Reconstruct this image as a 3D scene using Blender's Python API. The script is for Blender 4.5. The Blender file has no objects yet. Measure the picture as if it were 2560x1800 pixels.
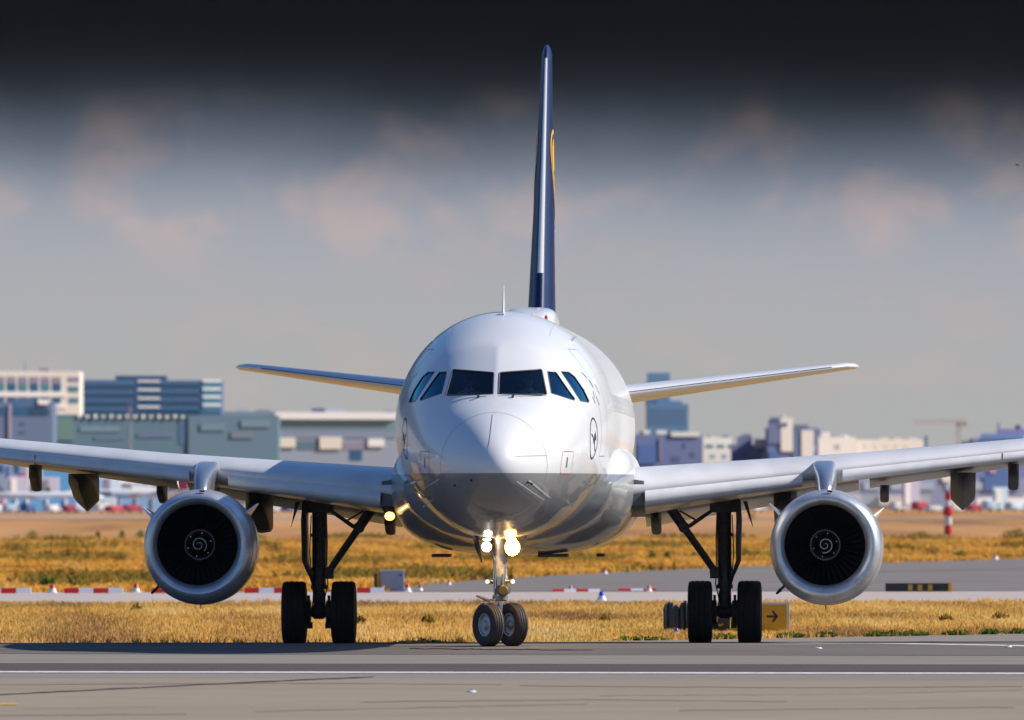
import bpy, bmesh, math, random
import numpy as np
from mathutils import Vector, Matrix
R = math.radians
random.seed(7); np.random.seed(7)
C = bpy.context.scene.collection
SC = bpy.context.scene

# ------------------------------------------------------------------ camera, sky, sun, exposure
EXPO = 0.27
H = 2.56            # camera height
F = 33250.0         # focal length in photo pixels (2560 wide)
YH = 1266.0         # horizon row in the photo
cd = bpy.data.cameras.new('camera'); cam = bpy.data.objects.new('camera', cd); C.objects.link(cam)
cd.sensor_width = 36.0; cd.lens = F / 2560 * 36.0
cam.location = (0, 0, H)
cam.rotation_euler = (R(90) + math.atan((YH - 900) / F), R(0.08), 0)
cd.clip_start = 1.0; cd.clip_end = 40000
cd.dof.use_dof = True; cd.dof.focus_distance = 239.0; cd.dof.aperture_fstop = 4.5
SC.camera = cam
SC.view_settings.view_transform = 'Standard'; SC.view_settings.look = 'None'
SC.view_settings.exposure = EXPO; SC.view_settings.gamma = 1.0

SUN_EL, SUN_BACK = 35.0, 12.0      # degrees; sun on the image's right, slightly behind the aircraft's nose line
sdir = Vector((math.cos(R(SUN_EL)) * math.cos(R(SUN_BACK)), math.cos(R(SUN_EL)) * math.sin(R(SUN_BACK)), math.sin(R(SUN_EL))))
sl = bpy.data.lights.new('sun', 'SUN'); sun = bpy.data.objects.new('sun', sl); C.objects.link(sun)
sl.energy = 4.7; sl.angle = R(0.5); sl.color = (1.0, 0.92, 0.80)
sun.rotation_euler = (-sdir).to_track_quat('-Z', 'Y').to_euler()
sun.location = (40, 200, 60)

W = bpy.data.worlds.new('World'); SC.world = W; W.use_nodes = True
nt = W.node_tree; nt.nodes.clear()
def N(t, **k):
    n = nt.nodes.new(t)
    for a, b in k.items(): setattr(n, a, b)
    return n
def L(a, b): nt.links.new(a, b)
out = N('ShaderNodeOutputWorld'); bg = N('ShaderNodeBackground'); bg.inputs[1].default_value = 1.0
L(bg.outputs[0], out.inputs[0])
sky = N('ShaderNodeTexSky', sky_type='NISHITA'); sky.sun_disc = False
sky.sun_elevation = R(SUN_EL); sky.sun_rotation = math.atan2(sdir.x, sdir.y)
sky.air_density = 1.3; sky.dust_density = 0.6; sky.ozone_density = 2.5
sk = N('ShaderNodeVectorMath', operation='SCALE'); sb = N('ShaderNodeVectorMath', operation='MULTIPLY'); sb.inputs[1].default_value = (.62, .92, 1.38); L(sky.outputs[0], sb.inputs[0]); L(sb.outputs[0], sk.inputs[0]); sk.inputs['Scale'].default_value = 0.060
tc = N('ShaderNodeTexCoord'); sep = N('ShaderNodeSeparateXYZ'); L(tc.outputs['Generated'], sep.inputs[0])
# low sky over the far horizon: made-up dark top painted in by elevation
nz = N('ShaderNodeTexNoise'); nz.inputs['Scale'].default_value = 70; nz.inputs['Detail'].default_value = 3; nz.inputs['Roughness'].default_value = .5
mp = N('ShaderNodeMapping'); mp.inputs['Scale'].default_value = (1, 1, 1.5); L(tc.outputs['Generated'], mp.inputs[0]); L(mp.outputs[0], nz.inputs[0])
def M(op, a, b=None, clamp=False):
    n = N('ShaderNodeMath', operation=op); n.use_clamp = clamp
    for i, v in enumerate((a, b)):
        if v is None: continue
        if isinstance(v, (int, float)): n.inputs[i].default_value = v
        else: L(v, n.inputs[i])
    return n.outputs[0]
zz = M('ADD', sep.outputs['Z'], M('MULTIPLY', M('SUBTRACT', nz.outputs[0], 0.5), 0.002))
# the painted dark top hangs a little lower on the right
zz = M('ADD', zz, M('MULTIPLY', sep.outputs['X'], 0.022))
ramp = N('ShaderNodeValToRGB'); L(M('MULTIPLY', zz, 20.0), ramp.inputs[0])
stops = [(0.0, (176, 175, 172)), (.0112, (175, 175, 175)), (.0163, (172, 174, 178)), (.0205, (163, 167, 176)), (.0232, (146, 153, 165)),
         (.0256, (112, 121, 135)), (.0280, (80, 88, 101)), (.0302, (47, 53, 61)), (.0322, (27, 31, 36)), (.0348, (10, 12, 15)), (.049, (2, 2, 3))]
def s2l(c): return tuple(((v/255+.055)/1.055)**2.4 if v > 10 else v/255/12.92 for v in c)
cr = ramp.color_ramp; cr.interpolation = 'B_SPLINE'
while len(cr.elements) < len(stops): cr.elements.new(0.5)
for e, (p, c) in zip(cr.elements, stops): e.position = p*20; e.color = (*[v/2**EXPO for v in s2l(c)], 1)
# warm, softly torn cumulus tops in the grey
def cloud(scale, zs, lo, hi, zlo, zhi, seed):
    m = N('ShaderNodeMapping'); m.inputs['Scale'].default_value = (1, 1, zs); m.inputs['Location'].default_value = (seed, 0, 0); L(tc.outputs['Generated'], m.inputs[0])
    n = N('ShaderNodeTexNoise'); n.inputs['Scale'].default_value = scale; n.inputs['Detail'].default_value = 6; n.inputs['Roughness'].default_value = .55
    n.inputs['Distortion'].default_value = .15
    L(m.outputs[0], n.inputs[0])
    r = N('ShaderNodeMapRange'); r.inputs[1].default_value = lo; r.inputs[2].default_value = hi; r.interpolation_type = 'SMOOTHSTEP'; L(n.outputs[0], r.inputs[0])
    a = N('ShaderNodeMapRange'); a.interpolation_type = 'SMOOTHSTEP'; a.inputs[1].default_value = zlo[0]; a.inputs[2].default_value = zlo[1]; L(sep.outputs['Z'], a.inputs[0])
    b = N('ShaderNodeMapRange'); b.interpolation_type = 'SMOOTHSTEP'; b.inputs[1].default_value = zhi[0]; b.inputs[2].default_value = zhi[1]; b.inputs[3].default_value = 1; b.inputs[4].default_value = 0; L(sep.outputs['Z'], b.inputs[0])
    return M('MULTIPLY', M('MULTIPLY', r.outputs[0], a.outputs[0]), b.outputs[0])
c1 = cloud(95, 1.25, .46, .66, (.0165, .0225), (.0288, .0322), 7.7)
c2 = cloud(110, 2.2, .42, .70, (.003, .010), (.018, .024), 9.0)
def mixc(fac, a, b, bt='MIX'):
    n = N('ShaderNodeMix', data_type='RGBA', blend_type=bt)
    for s, v in ((n.inputs[0], fac), (n.inputs[6], a), (n.inputs[7], b)):
        if isinstance(v, (int, float)): s.default_value = v
        elif isinstance(v, tuple): s.default_value = (*v, 1)
        else: L(v, s)
    return n.outputs[2]
warm1 = mixc(1.0, ramp.outputs[0], (1.30, 1.05, .94), 'MULTIPLY')
warm1b = mixc(1.0, warm1, (.036, .022, .016), 'ADD')
w = mixc(M('MULTIPLY', c1, .9), ramp.outputs[0], warm1b)
w = mixc(M('MULTIPLY', c2, .45), w, mixc(1.0, w, (1.17, 1.0, .93), 'MULTIPLY'))
# painted gradient only sits in the direction the camera looks, and ends a few degrees up
az = N('ShaderNodeMapRange'); az.inputs[1].default_value = .55; az.inputs[2].default_value = .85; az.interpolation_type = 'SMOOTHSTEP'; L(sep.outputs['Y'], az.inputs[0])
el = N('ShaderNodeMapRange'); el.inputs[1].default_value = .07; el.inputs[2].default_value = .13; el.inputs[3].default_value = 1; el.inputs[4].default_value = 0; el.interpolation_type = 'SMOOTHSTEP'; L(sep.outputs['Z'], el.inputs[0])
fin = mixc(M('MULTIPLY', az.outputs[0], el.outputs[0]), sk.outputs[0], w)
L(fin, bg.inputs[0])

# ------------------------------------------------------------------ helpers
def tag(o, label=None, cat=None, group=None, kind=None):
    if label: o['label'] = label
    if cat: o['category'] = cat
    if group: o['group'] = group
    if kind: o['kind'] = kind
    return o
def empty(name, loc, rz=0):
    o = bpy.data.objects.new(name, None); C.objects.link(o); o.location = loc; o.rotation_euler = (0, 0, rz); o.empty_display_size = .3
    return o
def copy_tree(o, parent=None):
    c = o.copy(); C.objects.link(c); c.parent = parent
    for ch in o.children: copy_tree(ch, c)
    return c
class MB:
    def __init__(s): s.v = []; s.f = []; s.m = []
    def add(s, vs, fs, mi=0):
        o = len(s.v); s.v += [tuple(v) for v in vs]; s.f += [tuple(i+o for i in f) for f in fs]; s.m += [mi]*len(fs); return s
    def box(s, c, d, mi=0, mat=None):
        x, y, z = d[0]/2, d[1]/2, d[2]/2
        vs = [Vector((a*x, b*y, e*z)) for e in (-1, 1) for b in (-1, 1) for a in (-1, 1)]
        if mat: vs = [mat @ v for v in vs]
        vs = [v + Vector(c) for v in vs]
        return s.add(vs, [(0,2,3,1),(4,5,7,6),(0,1,5,4),(2,6,7,3),(0,4,6,2),(1,3,7,5)], mi)
    def rings(s, rs, cap=True, mi=0, close=True):
        n = len(rs[0]); o = []
        for r in rs: o += list(r)
        fs = []
        for i in range(len(rs)-1):
            for j in range(n if close else n-1):
                k = (j+1) % n; fs.append((i*n+j, i*n+k, (i+1)*n+k, (i+1)*n+j))
        if cap:
            fs.append(tuple(range(n))[::-1]); fs.append(tuple((len(rs)-1)*n+j for j in range(n)))
        return s.add(o, fs, mi)
    def tube(s, p0, p1, r0, r1=None, n=16, mi=0, cap=True):
        r1 = r0 if r1 is None else r1
        p0, p1 = Vector(p0), Vector(p1); d = (p1-p0).normalized()
        u = d.orthogonal().normalized(); w_ = d.cross(u)
        rs = [[p + (u*math.cos(2*math.pi*k/n) + w_*math.sin(2*math.pi*k/n))*r for k in range(n)] for p, r in ((p0, r0), (p1, r1))]
        return s.rings(rs, cap, mi)
    def path(s, pts, r, n=8, mi=0):
        rs = []; pts = [Vector(p) for p in pts]
        for i, p in enumerate(pts):
            d = (pts[min(i+1, len(pts)-1)] - pts[max(i-1, 0)]).normalized(); u = d.cross(Vector((0.3, 0.2, 1))).normalized(); w_ = d.cross(u)
            rr = r[i] if isinstance(r, (list, tuple)) else r
            rs.append([p + (u*math.cos(2*math.pi*k/n) + w_*math.sin(2*math.pi*k/n))*rr for k in range(n)])
        return s.rings(rs, True, mi)
    def lathe(s, prof, c=(0,0,0), axis='y', n=48, mi=0, cap=False):
        rs = []
        for a, r in prof:
            ring = []
            for k in range(n):
                t = 2*math.pi*k/n; u, w_ = math.cos(t)*r, math.sin(t)*r
                ring.append({'y': (c[0]+u, c[1]+a, c[2]+w_), 'x': (c[0]+a, c[1]+u, c[2]+w_), 'z': (c[0]+u, c[1]+w_, c[2]+a)}[axis])
            rs.append(ring)
        return s.rings(rs, cap, mi)
    def mesh(s, name, mats, smooth=True, auto=40, bevel=0):
        me = bpy.data.meshes.new(name); me.from_pydata(s.v, [], s.f)
        for m in (mats if isinstance(mats, (list, tuple)) else [mats]): me.materials.append(m)
        me.polygons.foreach_set('material_index', s.m)
        bm = bmesh.new(); bm.from_mesh(me)
        bmesh.ops.remove_doubles(bm, verts=bm.verts, dist=1e-5)
        if bevel: bmesh.ops.bevel(bm, geom=[e for e in bm.edges if len(e.link_faces) == 2 and e.calc_face_angle(0) > .5], offset=bevel, segments=2, affect='EDGES', profile=.6)
        bmesh.ops.recalc_face_normals(bm, faces=bm.faces); bm.to_mesh(me); bm.free()
        if smooth:
            me.polygons.foreach_set('use_smooth', [True]*len(me.polygons))
            me.set_sharp_from_angle(angle=R(auto))
        return me
    def build(s, name, mats, parent=None, smooth=True, auto=40, bevel=0, label=None):
        o = bpy.data.objects.new(name, s.mesh(name, mats, smooth, auto, bevel)); C.objects.link(o); o.parent = parent
        if label: o['label'] = label
        return o

def mat(name, col, rough=.5, metal=0, coat=0, noise=None, bump=None, emit=None, spec=None, coords='Object', stretch=(1,1,1)):
    """noise = (scale, other colour, lo, hi); bump = (scale, strength, distance)"""
    m = bpy.data.materials.new(name); m.use_nodes = True; t = m.node_tree; b = t.nodes['Principled BSDF']
    b.inputs['Base Color'].default_value = (*col, 1); b.inputs['Roughness'].default_value = rough; b.inputs['Metallic'].default_value = metal
    b.inputs['Coat Weight'].default_value = coat; b.inputs['Coat Roughness'].default_value = .06
    if spec is not None: b.inputs['Specular IOR Level'].default_value = spec
    if emit: b.inputs['Emission Color'].default_value = (*emit[0], 1); b.inputs['Emission Strength'].default_value = emit[1]
    if noise or bump:
        tcn = t.nodes.new('ShaderNodeTexCoord'); mpn = t.nodes.new('ShaderNodeMapping'); mpn.inputs['Scale'].default_value = stretch
        t.links.new(tcn.outputs[coords], mpn.inputs[0])
    if noise:
        n = t.nodes.new('ShaderNodeTexNoise'); n.inputs['Scale'].default_value = noise[0]; n.inputs['Detail'].default_value = 6; t.links.new(mpn.outputs[0], n.inputs[0])
        r = t.nodes.new('ShaderNodeMapRange'); r.inputs[1].default_value = noise[2]; r.inputs[2].default_value = noise[3]; t.links.new(n.outputs[0], r.inputs[0])
        x = t.nodes.new('ShaderNodeMix'); x.data_type = 'RGBA'; x.inputs[6].default_value = (*col, 1); x.inputs[7].default_value = (*noise[1], 1)
        t.links.new(r.outputs[0], x.inputs[0]); t.links.new(x.outputs[2], b.inputs['Base Color'])
    if bump:
        n = t.nodes.new('ShaderNodeTexNoise'); n.inputs['Scale'].default_value = bump[0]; n.inputs['Detail'].default_value = 4; t.links.new(mpn.outputs[0], n.inputs[0])
        bp = t.nodes.new('ShaderNodeBump'); bp.inputs['Strength'].default_value = bump[1]; bp.inputs['Distance'].default_value = bump[2]
        t.links.new(n.outputs[0], bp.inputs['Height']); t.links.new(bp.outputs[0], b.inputs['Normal'])
    return m

# ------------------------------------------------------------------ ground
ROWS = [60, 120, 160, 190, 205, 215, 222, 225, 228, 230, 232, 234, 236, 238, 240, 242, 244, 246, 248, 250, 252, 256, 262, 275, 300, 340, 353, 398, 440, 500, 560, 600, 640,
        700, 800, 900, 1000, 1200, 1400, 1600, 1800, 2000, 2200, 2400, 2700, 3500, 5000, 6500]
def gz0(y):
    z = .09 * math.exp(-((y-238.5)/5.5)**2)
    if abs(y-238.5) > 16: z = 0
    return z + 2.2 * min(1, max(0, (y-600)/1800))
RZ = [gz0(y) for y in ROWS]
def gz(y): return float(np.interp(y, ROWS, RZ))
def dip(x, y):      # shallow drainage swale behind the runway edge, left of the aircraft's nose
    k = np.clip((2.5-np.asarray(x, float))/3.0, 0, 1); k = k*k*(3-2*k)
    return k*np.interp(y, [250.9, 253, 256, 264, 269, 272, 290], [0, -.36, -.62, -.62, -.34, -.20, 0])
def Yat(py):     # ground distance seen at photo row py
    lo, hi = 60.0, 6500.0
    for _ in range(60):
        m = (lo+hi)/2
        if YH + F*(H-gz(m))/m > py: lo = m
        else: hi = m
    return lo
def Xat(px, y): return (px-1280)*y/F
def Zat(py, y): return H + (YH-py)*y/F

def sheet(name, near, far, x0, x1, off, m, nx=1, kind='structure'):
    """strip of ground between near(x) and far(x), draped on the terrain rows"""
    mb = MB(); xs = np.linspace(x0, x1, nx+1)
    fn = near if callable(near) else (lambda x: near); ff = far if callable(far) else (lambda x: far)
    ylo, yhi = min(fn(x) for x in xs), max(ff(x) for x in xs)
    k = sorted({0.0, 1.0} | {(r-ylo)/(yhi-ylo) for r in ROWS if ylo < r < yhi}) if (not callable(near) and not callable(far)) else list(np.linspace(0, 1, 9))
    vs = []; fs = []
    for a in k:
        for x in xs:
            y = fn(x)*(1-a) + ff(x)*a; vs.append((x, y, gz(y)+off))
    n = nx+1
    for i in range(len(k)-1):
        for j in range(nx): fs.append((i*n+j, i*n+j+1, (i+1)*n+j+1, (i+1)*n+j))
    mb.add(vs, fs); o = mb.build(name, m, smooth=False)
    return tag(o, kind=kind)

def ground_mat(name, cols, scales, rough=.95, bump=.4, streak=(1, 1, 1)):
    m = bpy.data.materials.new(name); m.use_nodes = True; t = m.node_tree; b = t.nodes['Principled BSDF']; b.inputs['Roughness'].default_value = rough
    b.inputs['Specular IOR Level'].default_value = .25
    g = t.nodes.new('ShaderNodeNewGeometry'); mpn = t.nodes.new('ShaderNodeMapping'); mpn.inputs['Scale'].default_value = streak; t.links.new(g.outputs['Position'], mpn.inputs[0])
    cur = None
    for i, (c, sc) in enumerate(zip(cols[1:], scales)):
        n = t.nodes.new('ShaderNodeTexNoise'); n.inputs['Scale'].default_value = sc; n.inputs['Detail'].default_value = 8; n.inputs['Roughness'].default_value = .6; t.links.new(mpn.outputs[0], n.inputs[0])
        r = t.nodes.new('ShaderNodeMapRange'); r.inputs[1].default_value = .42; r.inputs[2].default_value = .62; t.links.new(n.outputs[0], r.inputs[0])
        x = t.nodes.new('ShaderNodeMix'); x.data_type = 'RGBA'
        if cur is None: x.inputs[6].default_value = (*cols[0], 1)
        else: t.links.new(cur, x.inputs[6])
        x.inputs[7].default_value = (*c, 1); t.links.new(r.outputs[0], x.inputs[0]); cur = x.outputs[2]
    t.links.new(cur, b.inputs['Base Color'])
    if bump:
        n = t.nodes.new('ShaderNodeTexNoise'); n.inputs['Scale'].default_value = 25; t.links.new(g.outputs['Position'], n.inputs[0])
        bp = t.nodes.new('ShaderNodeBump'); bp.inputs['Strength'].default_value = bump; bp.inputs['Distance'].default_value = .01
        t.links.new(n.outputs[0], bp.inputs['Height']); t.links.new(bp.outputs[0], b.inputs['Normal'])
    return m

g_straw = ground_mat('dry_soil', [(.46, .25, .062), (.36, .20, .075), (.20, .155, .035), (.52, .32, .10)], [.05, .13, .6], streak=(1, .22, 1))
g_far = ground_mat('far_heath', [(.50, .22, .055), (.22, .09, .05), (.40, .21, .04), (.56, .29, .12)], [.12, .3, .05], bump=0, streak=(1, .035, 1))
g_conc = ground_mat('pale_concrete', [(.30, .245, .185), (.245, .20, .15), (.335, .275, .205), (.27, .225, .17)], [.25, .06, 1.6], streak=(.35, 1, 1))
g_mid = ground_mat('grey_asphalt', [(.235, .205, .180), (.200, .175, .155), (.26, .23, .20)], [.3, .9], streak=(.25, 1, 1))
g_dark = ground_mat('dark_asphalt', [(.085, .066, .062), (.072, .057, .055), (.098, .078, .070)], [.3, 1.2], streak=(.2, 1, 1))
g_taxi = ground_mat('taxiway_asphalt', [(.19, .168, .158), (.155, .138, .13), (.225, .20, .185)], [.15, .6], streak=(.3, 1, 1))
g_road = ground_mat('bleached_road', [(.50, .42, .38), (.44, .37, .335)], [.3], streak=(.3, 1, 1))
g_white = ground_mat('white_paint', [(.72, .70, .68), (.5, .48, .46)], [3.0])
g_yellow = ground_mat('yellow_paint', [(.75, .42, .03), (.65, .36, .03)], [3.0])
g_crack = ground_mat('tar', [(.05, .048, .05), (.10, .09, .09)], [1.2])

# ground itself
mb = MB(); xs = [-3000, -1200, -600, -150, -40, -20, -8, -2] + list(np.arange(-1, 4, .5)) + [6, 10, 20, 40, 150, 600, 1200, 3000]
gr = sorted(set(ROWS) | {250.9, 253, 264, 269, 272, 283, 290})
vs = [(x, y, gz(y)+float(dip(x, y))) for y in gr for x in xs]; n = len(xs)
fs = [(i*n+j, i*n+j+1, (i+1)*n+j+1, (i+1)*n+j) for i in range(len(gr)-1) for j in range(n-1)]
mi = [0 if gr[i] < 900 else 1 for i in range(len(gr)-1) for j in range(n-1)]
mb.add(vs, fs); mb.m = mi
tag(mb.build('ground', [g_straw, g_far], smooth=False), kind='structure')
def gedge(x):      # far edge of the runway asphalt
    return 250.7 + max(0, x-0.0)**1.25*.82 + (.25*math.sin(x*1.3) + .12*math.sin(x*4.1))*min(1, max(.25, x/3))
mb = MB(); xs = list(np.linspace(-150, 150, 301)); ys = [60, 120, 160, 190, 205, 215, 222, 225, 228, 230, 232, 234, 236, 238, 240, 242, 244, 246, 248, 250]
vs = [(x, y, gz(y)+.004) for y in ys for x in xs] + [(x, gedge(x if x < 30 else 30), gz(gedge(x if x < 30 else 30))+.004) for x in xs]
n = len(xs); mb.add(vs, [(i*n+j, i*n+j+1, (i+1)*n+j+1, (i+1)*n+j) for i in range(len(ys)) for j in range(n-1)])
tag(mb.build('runway', g_mid, smooth=False), kind='structure')
SL = -.24
sheet('runway_apron', 61, lambda x: 196+SL*x, -70, 70, .008, g_conc, 14)
sheet('runway_shoulder', lambda x: 228.5+SL*x, lambda x: 249.9, -70, 70, .008, ground_mat('shoulder_asphalt', [(.135, .118, .108), (.11, .095, .09), (.16, .14, .125)], [.3, .9], streak=(.25, 1, 1)), 28)
sheet('dark_runway_strip', lambda x: 205.6+SL*x, lambda x: 215.8+SL*x, -70, 70, .008, g_dark, 14)
sheet('runway_edge_line', lambda x: 203.2+SL*x, lambda x: 205.0+SL*x, -70, 70, .012, g_white, 60)
sheet('runway_side_line', lambda x: 244.6-1.02*x, lambda x: 245.5-1.02*x, 1.8, 22, .010, g_white, 60)
def crack(name, pts, w_, m=g_crack, off=.016):
    mb = MB(); P = []
    for (a, b) in zip(pts[:-1], pts[1:]):
        k = 14
        for i in range(k):
            t = i/k; px = a[0]+(b[0]-a[0])*t; py = a[1]+(b[1]-a[1])*t; y = Yat(py); P.append((Xat(px, y)+random.uniform(-.02, .02), y+random.uniform(-.25, .25)))
    vs = []; fs = []
    for i, (x, y) in enumerate(P):
        ww = w_*random.uniform(.6, 1.3); vs += [(x, y-ww, gz(y)+off), (x, y+ww, gz(y)+off)]
        if i: fs.append((2*i-2, 2*i, 2*i+1, 2*i-1))
    mb.add(vs, fs); return tag(mb.build(name, m, smooth=False), kind='structure')
crack('tar_seam', [(-60, 1740), (300, 1722), (640, 1706), (960, 1692)], .45)
crack('tar_joint', [(640, 1780), (1100, 1770), (1500, 1762)], .10)
crack('asphalt_crack', [(1020, 1622), (1240, 1625), (1500, 1627)], .3)
crack('asphalt_joint', [(1500, 1742), (2100, 1739), (2600, 1728)], .09)
g_rub = ground_mat('rubber_mark', [(.215, .18, .14), (.25, .21, .16)], [.8], streak=(.2, 1, 1))
for pl, w_ in (([(-40, 1712), (700, 1709), (1300, 1713)], .16), ([(900, 1756), (1500, 1751), (2000, 1757)], .22), ([(1300, 1716), (2000, 1722), (2600, 1719)], .3), ([(-40, 1789), (500, 1786)], .2), ([(1700, 1778), (2600, 1771)], .25), ([(60, 1772), (420, 1768)], .06)): crack('rubber_mark', pl, w_, g_rub, .013)
y_ = Yat(1762); x_ = Xat(-30, y_)
mb = MB().add([(x_-2, y_-1.0, .016), (Xat(48, y_), y_-.1, .016), (Xat(30, y_), y_+1.0, .016), (x_-2, y_+.9, .016)], [(0,1,2,3)])
tag(mb.build('yellow_taxi_line', g_yellow, smooth=False), kind='structure')
# pale road behind the first strip of grass, and the grey taxiway on the right
sheet('service_road', 353, 398, -300, 300, .006, g_road, 4)
mb = MB(); pts = [(960, 1481, 1479), (1040, 1481, 1463), (1250, 1481, 1447), (1540, 1481, 1432), (1860, 1481, 1418), (2560, 1481, 1400), (4200, 1481, 1362), (7000, 1481, 1350)]
vs = []; fs = []
for i, (px, a, b) in enumerate(pts):
    for k in range(7):
        y = 398.02 + (Yat(b)-398.02)*k/6; vs.append((Xat(px, Yat(b)) if k else Xat(px, Yat(b)), y, gz(y)+.02))
    if i: fs += [((i-1)*7+k, i*7+k, i*7+k+1, (i-1)*7+k+1) for k in range(6)]
mb.add(vs, fs); tag(mb.build('taxiway', g_taxi, smooth=False), kind='structure')
sheet('taxiway_centre_line', lambda x: 468+3.2*x, lambda x: 474+3.2*x, 14, 40, .03, ground_mat('worn_line', [(.22, .21, .19), (.17, .16, .155)], [.5]), 10)
sheet('distant_track', 1560, 1690, -200, -8, .05, ground_mat('dusty_track', [(.50, .40, .33), (.40, .28, .2)], [.06], bump=0), 6)
sheet('distant_path', 1450, 1520, 14, 60, .05, ground_mat('path_dust', [(.36, .30, .29), (.38, .26, .17)], [.06], bump=0), 6)

# ------------------------------------------------------------------ aircraft
A = empty('airliner', (-.35, 231.0, 0), R(-1.72))
tag(A, 'white twin engine airliner with grey belly and navy tail taxiing head on, landing lights lit', 'airliner')

def body_mat():
    m = bpy.data.materials.new('fuselage_paint'); m.use_nodes = True; t = m.node_tree; b = t.nodes['Principled BSDF']
    b.inputs['Roughness'].default_value = .38; b.inputs['Coat Weight'].default_value = .5; b.inputs['Coat Roughness'].default_value = .05
    tcn = t.nodes.new('ShaderNodeTexCoord'); sp = t.nodes.new('ShaderNodeSeparateXYZ'); t.links.new(tcn.outputs['Object'], sp.inputs[0])
    gt = t.nodes.new('ShaderNodeMath'); gt.operation = 'GREATER_THAN'; gt.inputs[1].default_value = 3.14; t.links.new(sp.outputs['Z'], gt.inputs[0])
    n = t.nodes.new('ShaderNodeTexNoise'); n.inputs['Scale'].default_value = 1.3; n.inputs['Detail'].default_value = 7; t.links.new(tcn.outputs['Object'], n.inputs[0])
    wv = t.nodes.new('ShaderNodeMix'); wv.data_type = 'RGBA'; wv.inputs[6].default_value = (.74, .75, .77, 1); wv.inputs[7].default_value = (.80, .80, .81, 1); t.links.new(n.outputs[0], wv.inputs[0])
    gv = t.nodes.new('ShaderNodeMix'); gv.data_type = 'RGBA'; gv.inputs[6].default_value = (.20, .205, .215, 1); gv.inputs[7].default_value = (.27, .275, .28, 1); t.links.new(n.outputs[0], gv.inputs[0])
    x = t.nodes.new('ShaderNodeMix'); x.data_type = 'RGBA'; t.links.new(gt.outputs[0], x.inputs[0]); t.links.new(gv.outputs[2], x.inputs[6]); t.links.new(wv.outputs[2], x.inputs[7])
    g = t.nodes.new('ShaderNodeNewGeometry'); y = t.nodes.new('ShaderNodeMix'); y.data_type = 'RGBA'; t.links.new(g.outputs['Backfacing'], y.inputs[0]); t.links.new(x.outputs[2], y.inputs[6]); y.inputs[7].default_value = (.03, .03, .035, 1)
    t.links.new(y.outputs[2], b.inputs['Base Color'])
    return m
m_body = body_mat()
m_white = mat('white_gloss', (.78, .78, .79), .25, coat=.5, noise=(2.0, (.70, .71, .73), .3, .8))
m_wing = mat('wing_grey_paint', (.72, .72, .73), .36, coat=.25, noise=(1.5, (.60, .60, .62), .4, .75), stretch=(1, .3, 1))
m_slat = mat('slat_metal', (.76, .75, .75), .30, metal=0, coat=.3, noise=(3.0, (.64, .63, .63), .4, .8))
m_lip = mat('polished_lip', (.74, .745, .77), .36, metal=.7, noise=(5.0, (.50, .51, .54), .4, .8))
m_cowl = mat('cowl_silver', (.50, .51, .53), .34, metal=.4, coat=.4, noise=(2.0, (.34, .35, .37), .3, .8))
m_pylon = mat('pylon_metal', (.52, .54, .58), .22, metal=.8)
m_black = mat('black_void', (.008, .008, .010), .6)
m_inlet = mat('inlet_liner', (.05, .05, .055), .5)  # darker than the real grey liner: intake shade put into the colour
m_blade = mat('titanium_blade', (.035, .035, .042), .35, metal=.7)
m_spin = mat('spinner_black', (.012, .012, .014), .3)
m_mark = mat('spiral_white', (.88, .84, .72), .5)
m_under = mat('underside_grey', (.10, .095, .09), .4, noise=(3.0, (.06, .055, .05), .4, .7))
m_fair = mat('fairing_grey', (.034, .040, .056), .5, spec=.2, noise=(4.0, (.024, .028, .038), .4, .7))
m_fairlip = mat('fairing_edge', (.42, .37, .30), .35)
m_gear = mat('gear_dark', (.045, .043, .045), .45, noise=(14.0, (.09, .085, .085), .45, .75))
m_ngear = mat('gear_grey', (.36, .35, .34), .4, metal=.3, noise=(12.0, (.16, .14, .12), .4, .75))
m_chrome = mat('oleo_chrome', (.75, .75, .76), .15, metal=1)
m_tyre = mat('tyre_rubber', (.016, .0155, .016), .75, bump=(60, .3, .004), noise=(8.0, (.03, .028, .026), .4, .8))
m_ntyre = mat('tyre_dusty', (.032, .026, .024), .7, bump=(60, .3, .004), noise=(8.0, (.055, .042, .036), .4, .8))
m_rim = mat('rim_grey', (.42, .43, .45), .35, metal=.5)
m_navy = mat('tail_navy', (.003, .014, .075), .38, coat=.1, spec=.3)
m_gold = mat('tail_gold', (.85, .42, .02), .4)
m_ink = mat('emblem_ink', (.015, .02, .07), .5)
m_line = mat('panel_gap', (.30, .31, .34), .5)
m_red = mat('warning_red', (.6, .04, .03), .5)
m_seal = mat('window_seal', (.10, .095, .09), .5)
m_lamp = mat('lamp_white', (1, 1, 1), .3, emit=((1, .97, .90), 5))
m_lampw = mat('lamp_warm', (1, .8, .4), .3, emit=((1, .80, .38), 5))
m_rimglow = mat('amber_halo', (1, .6, .2), .3, emit=((1, .50, .06), 1.6))  # emissive ring added round the lenses, standing in for their orange halo
m_lamps = mat('lamp_small', (.8, .8, .82), .3, emit=((.85, .92, 1), .55))
m_brass = mat('warm_metal', (.42, .24, .10), .3, metal=.8)
m_brake = mat('brake_dark_green', (.025, .045, .04), .5)
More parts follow.
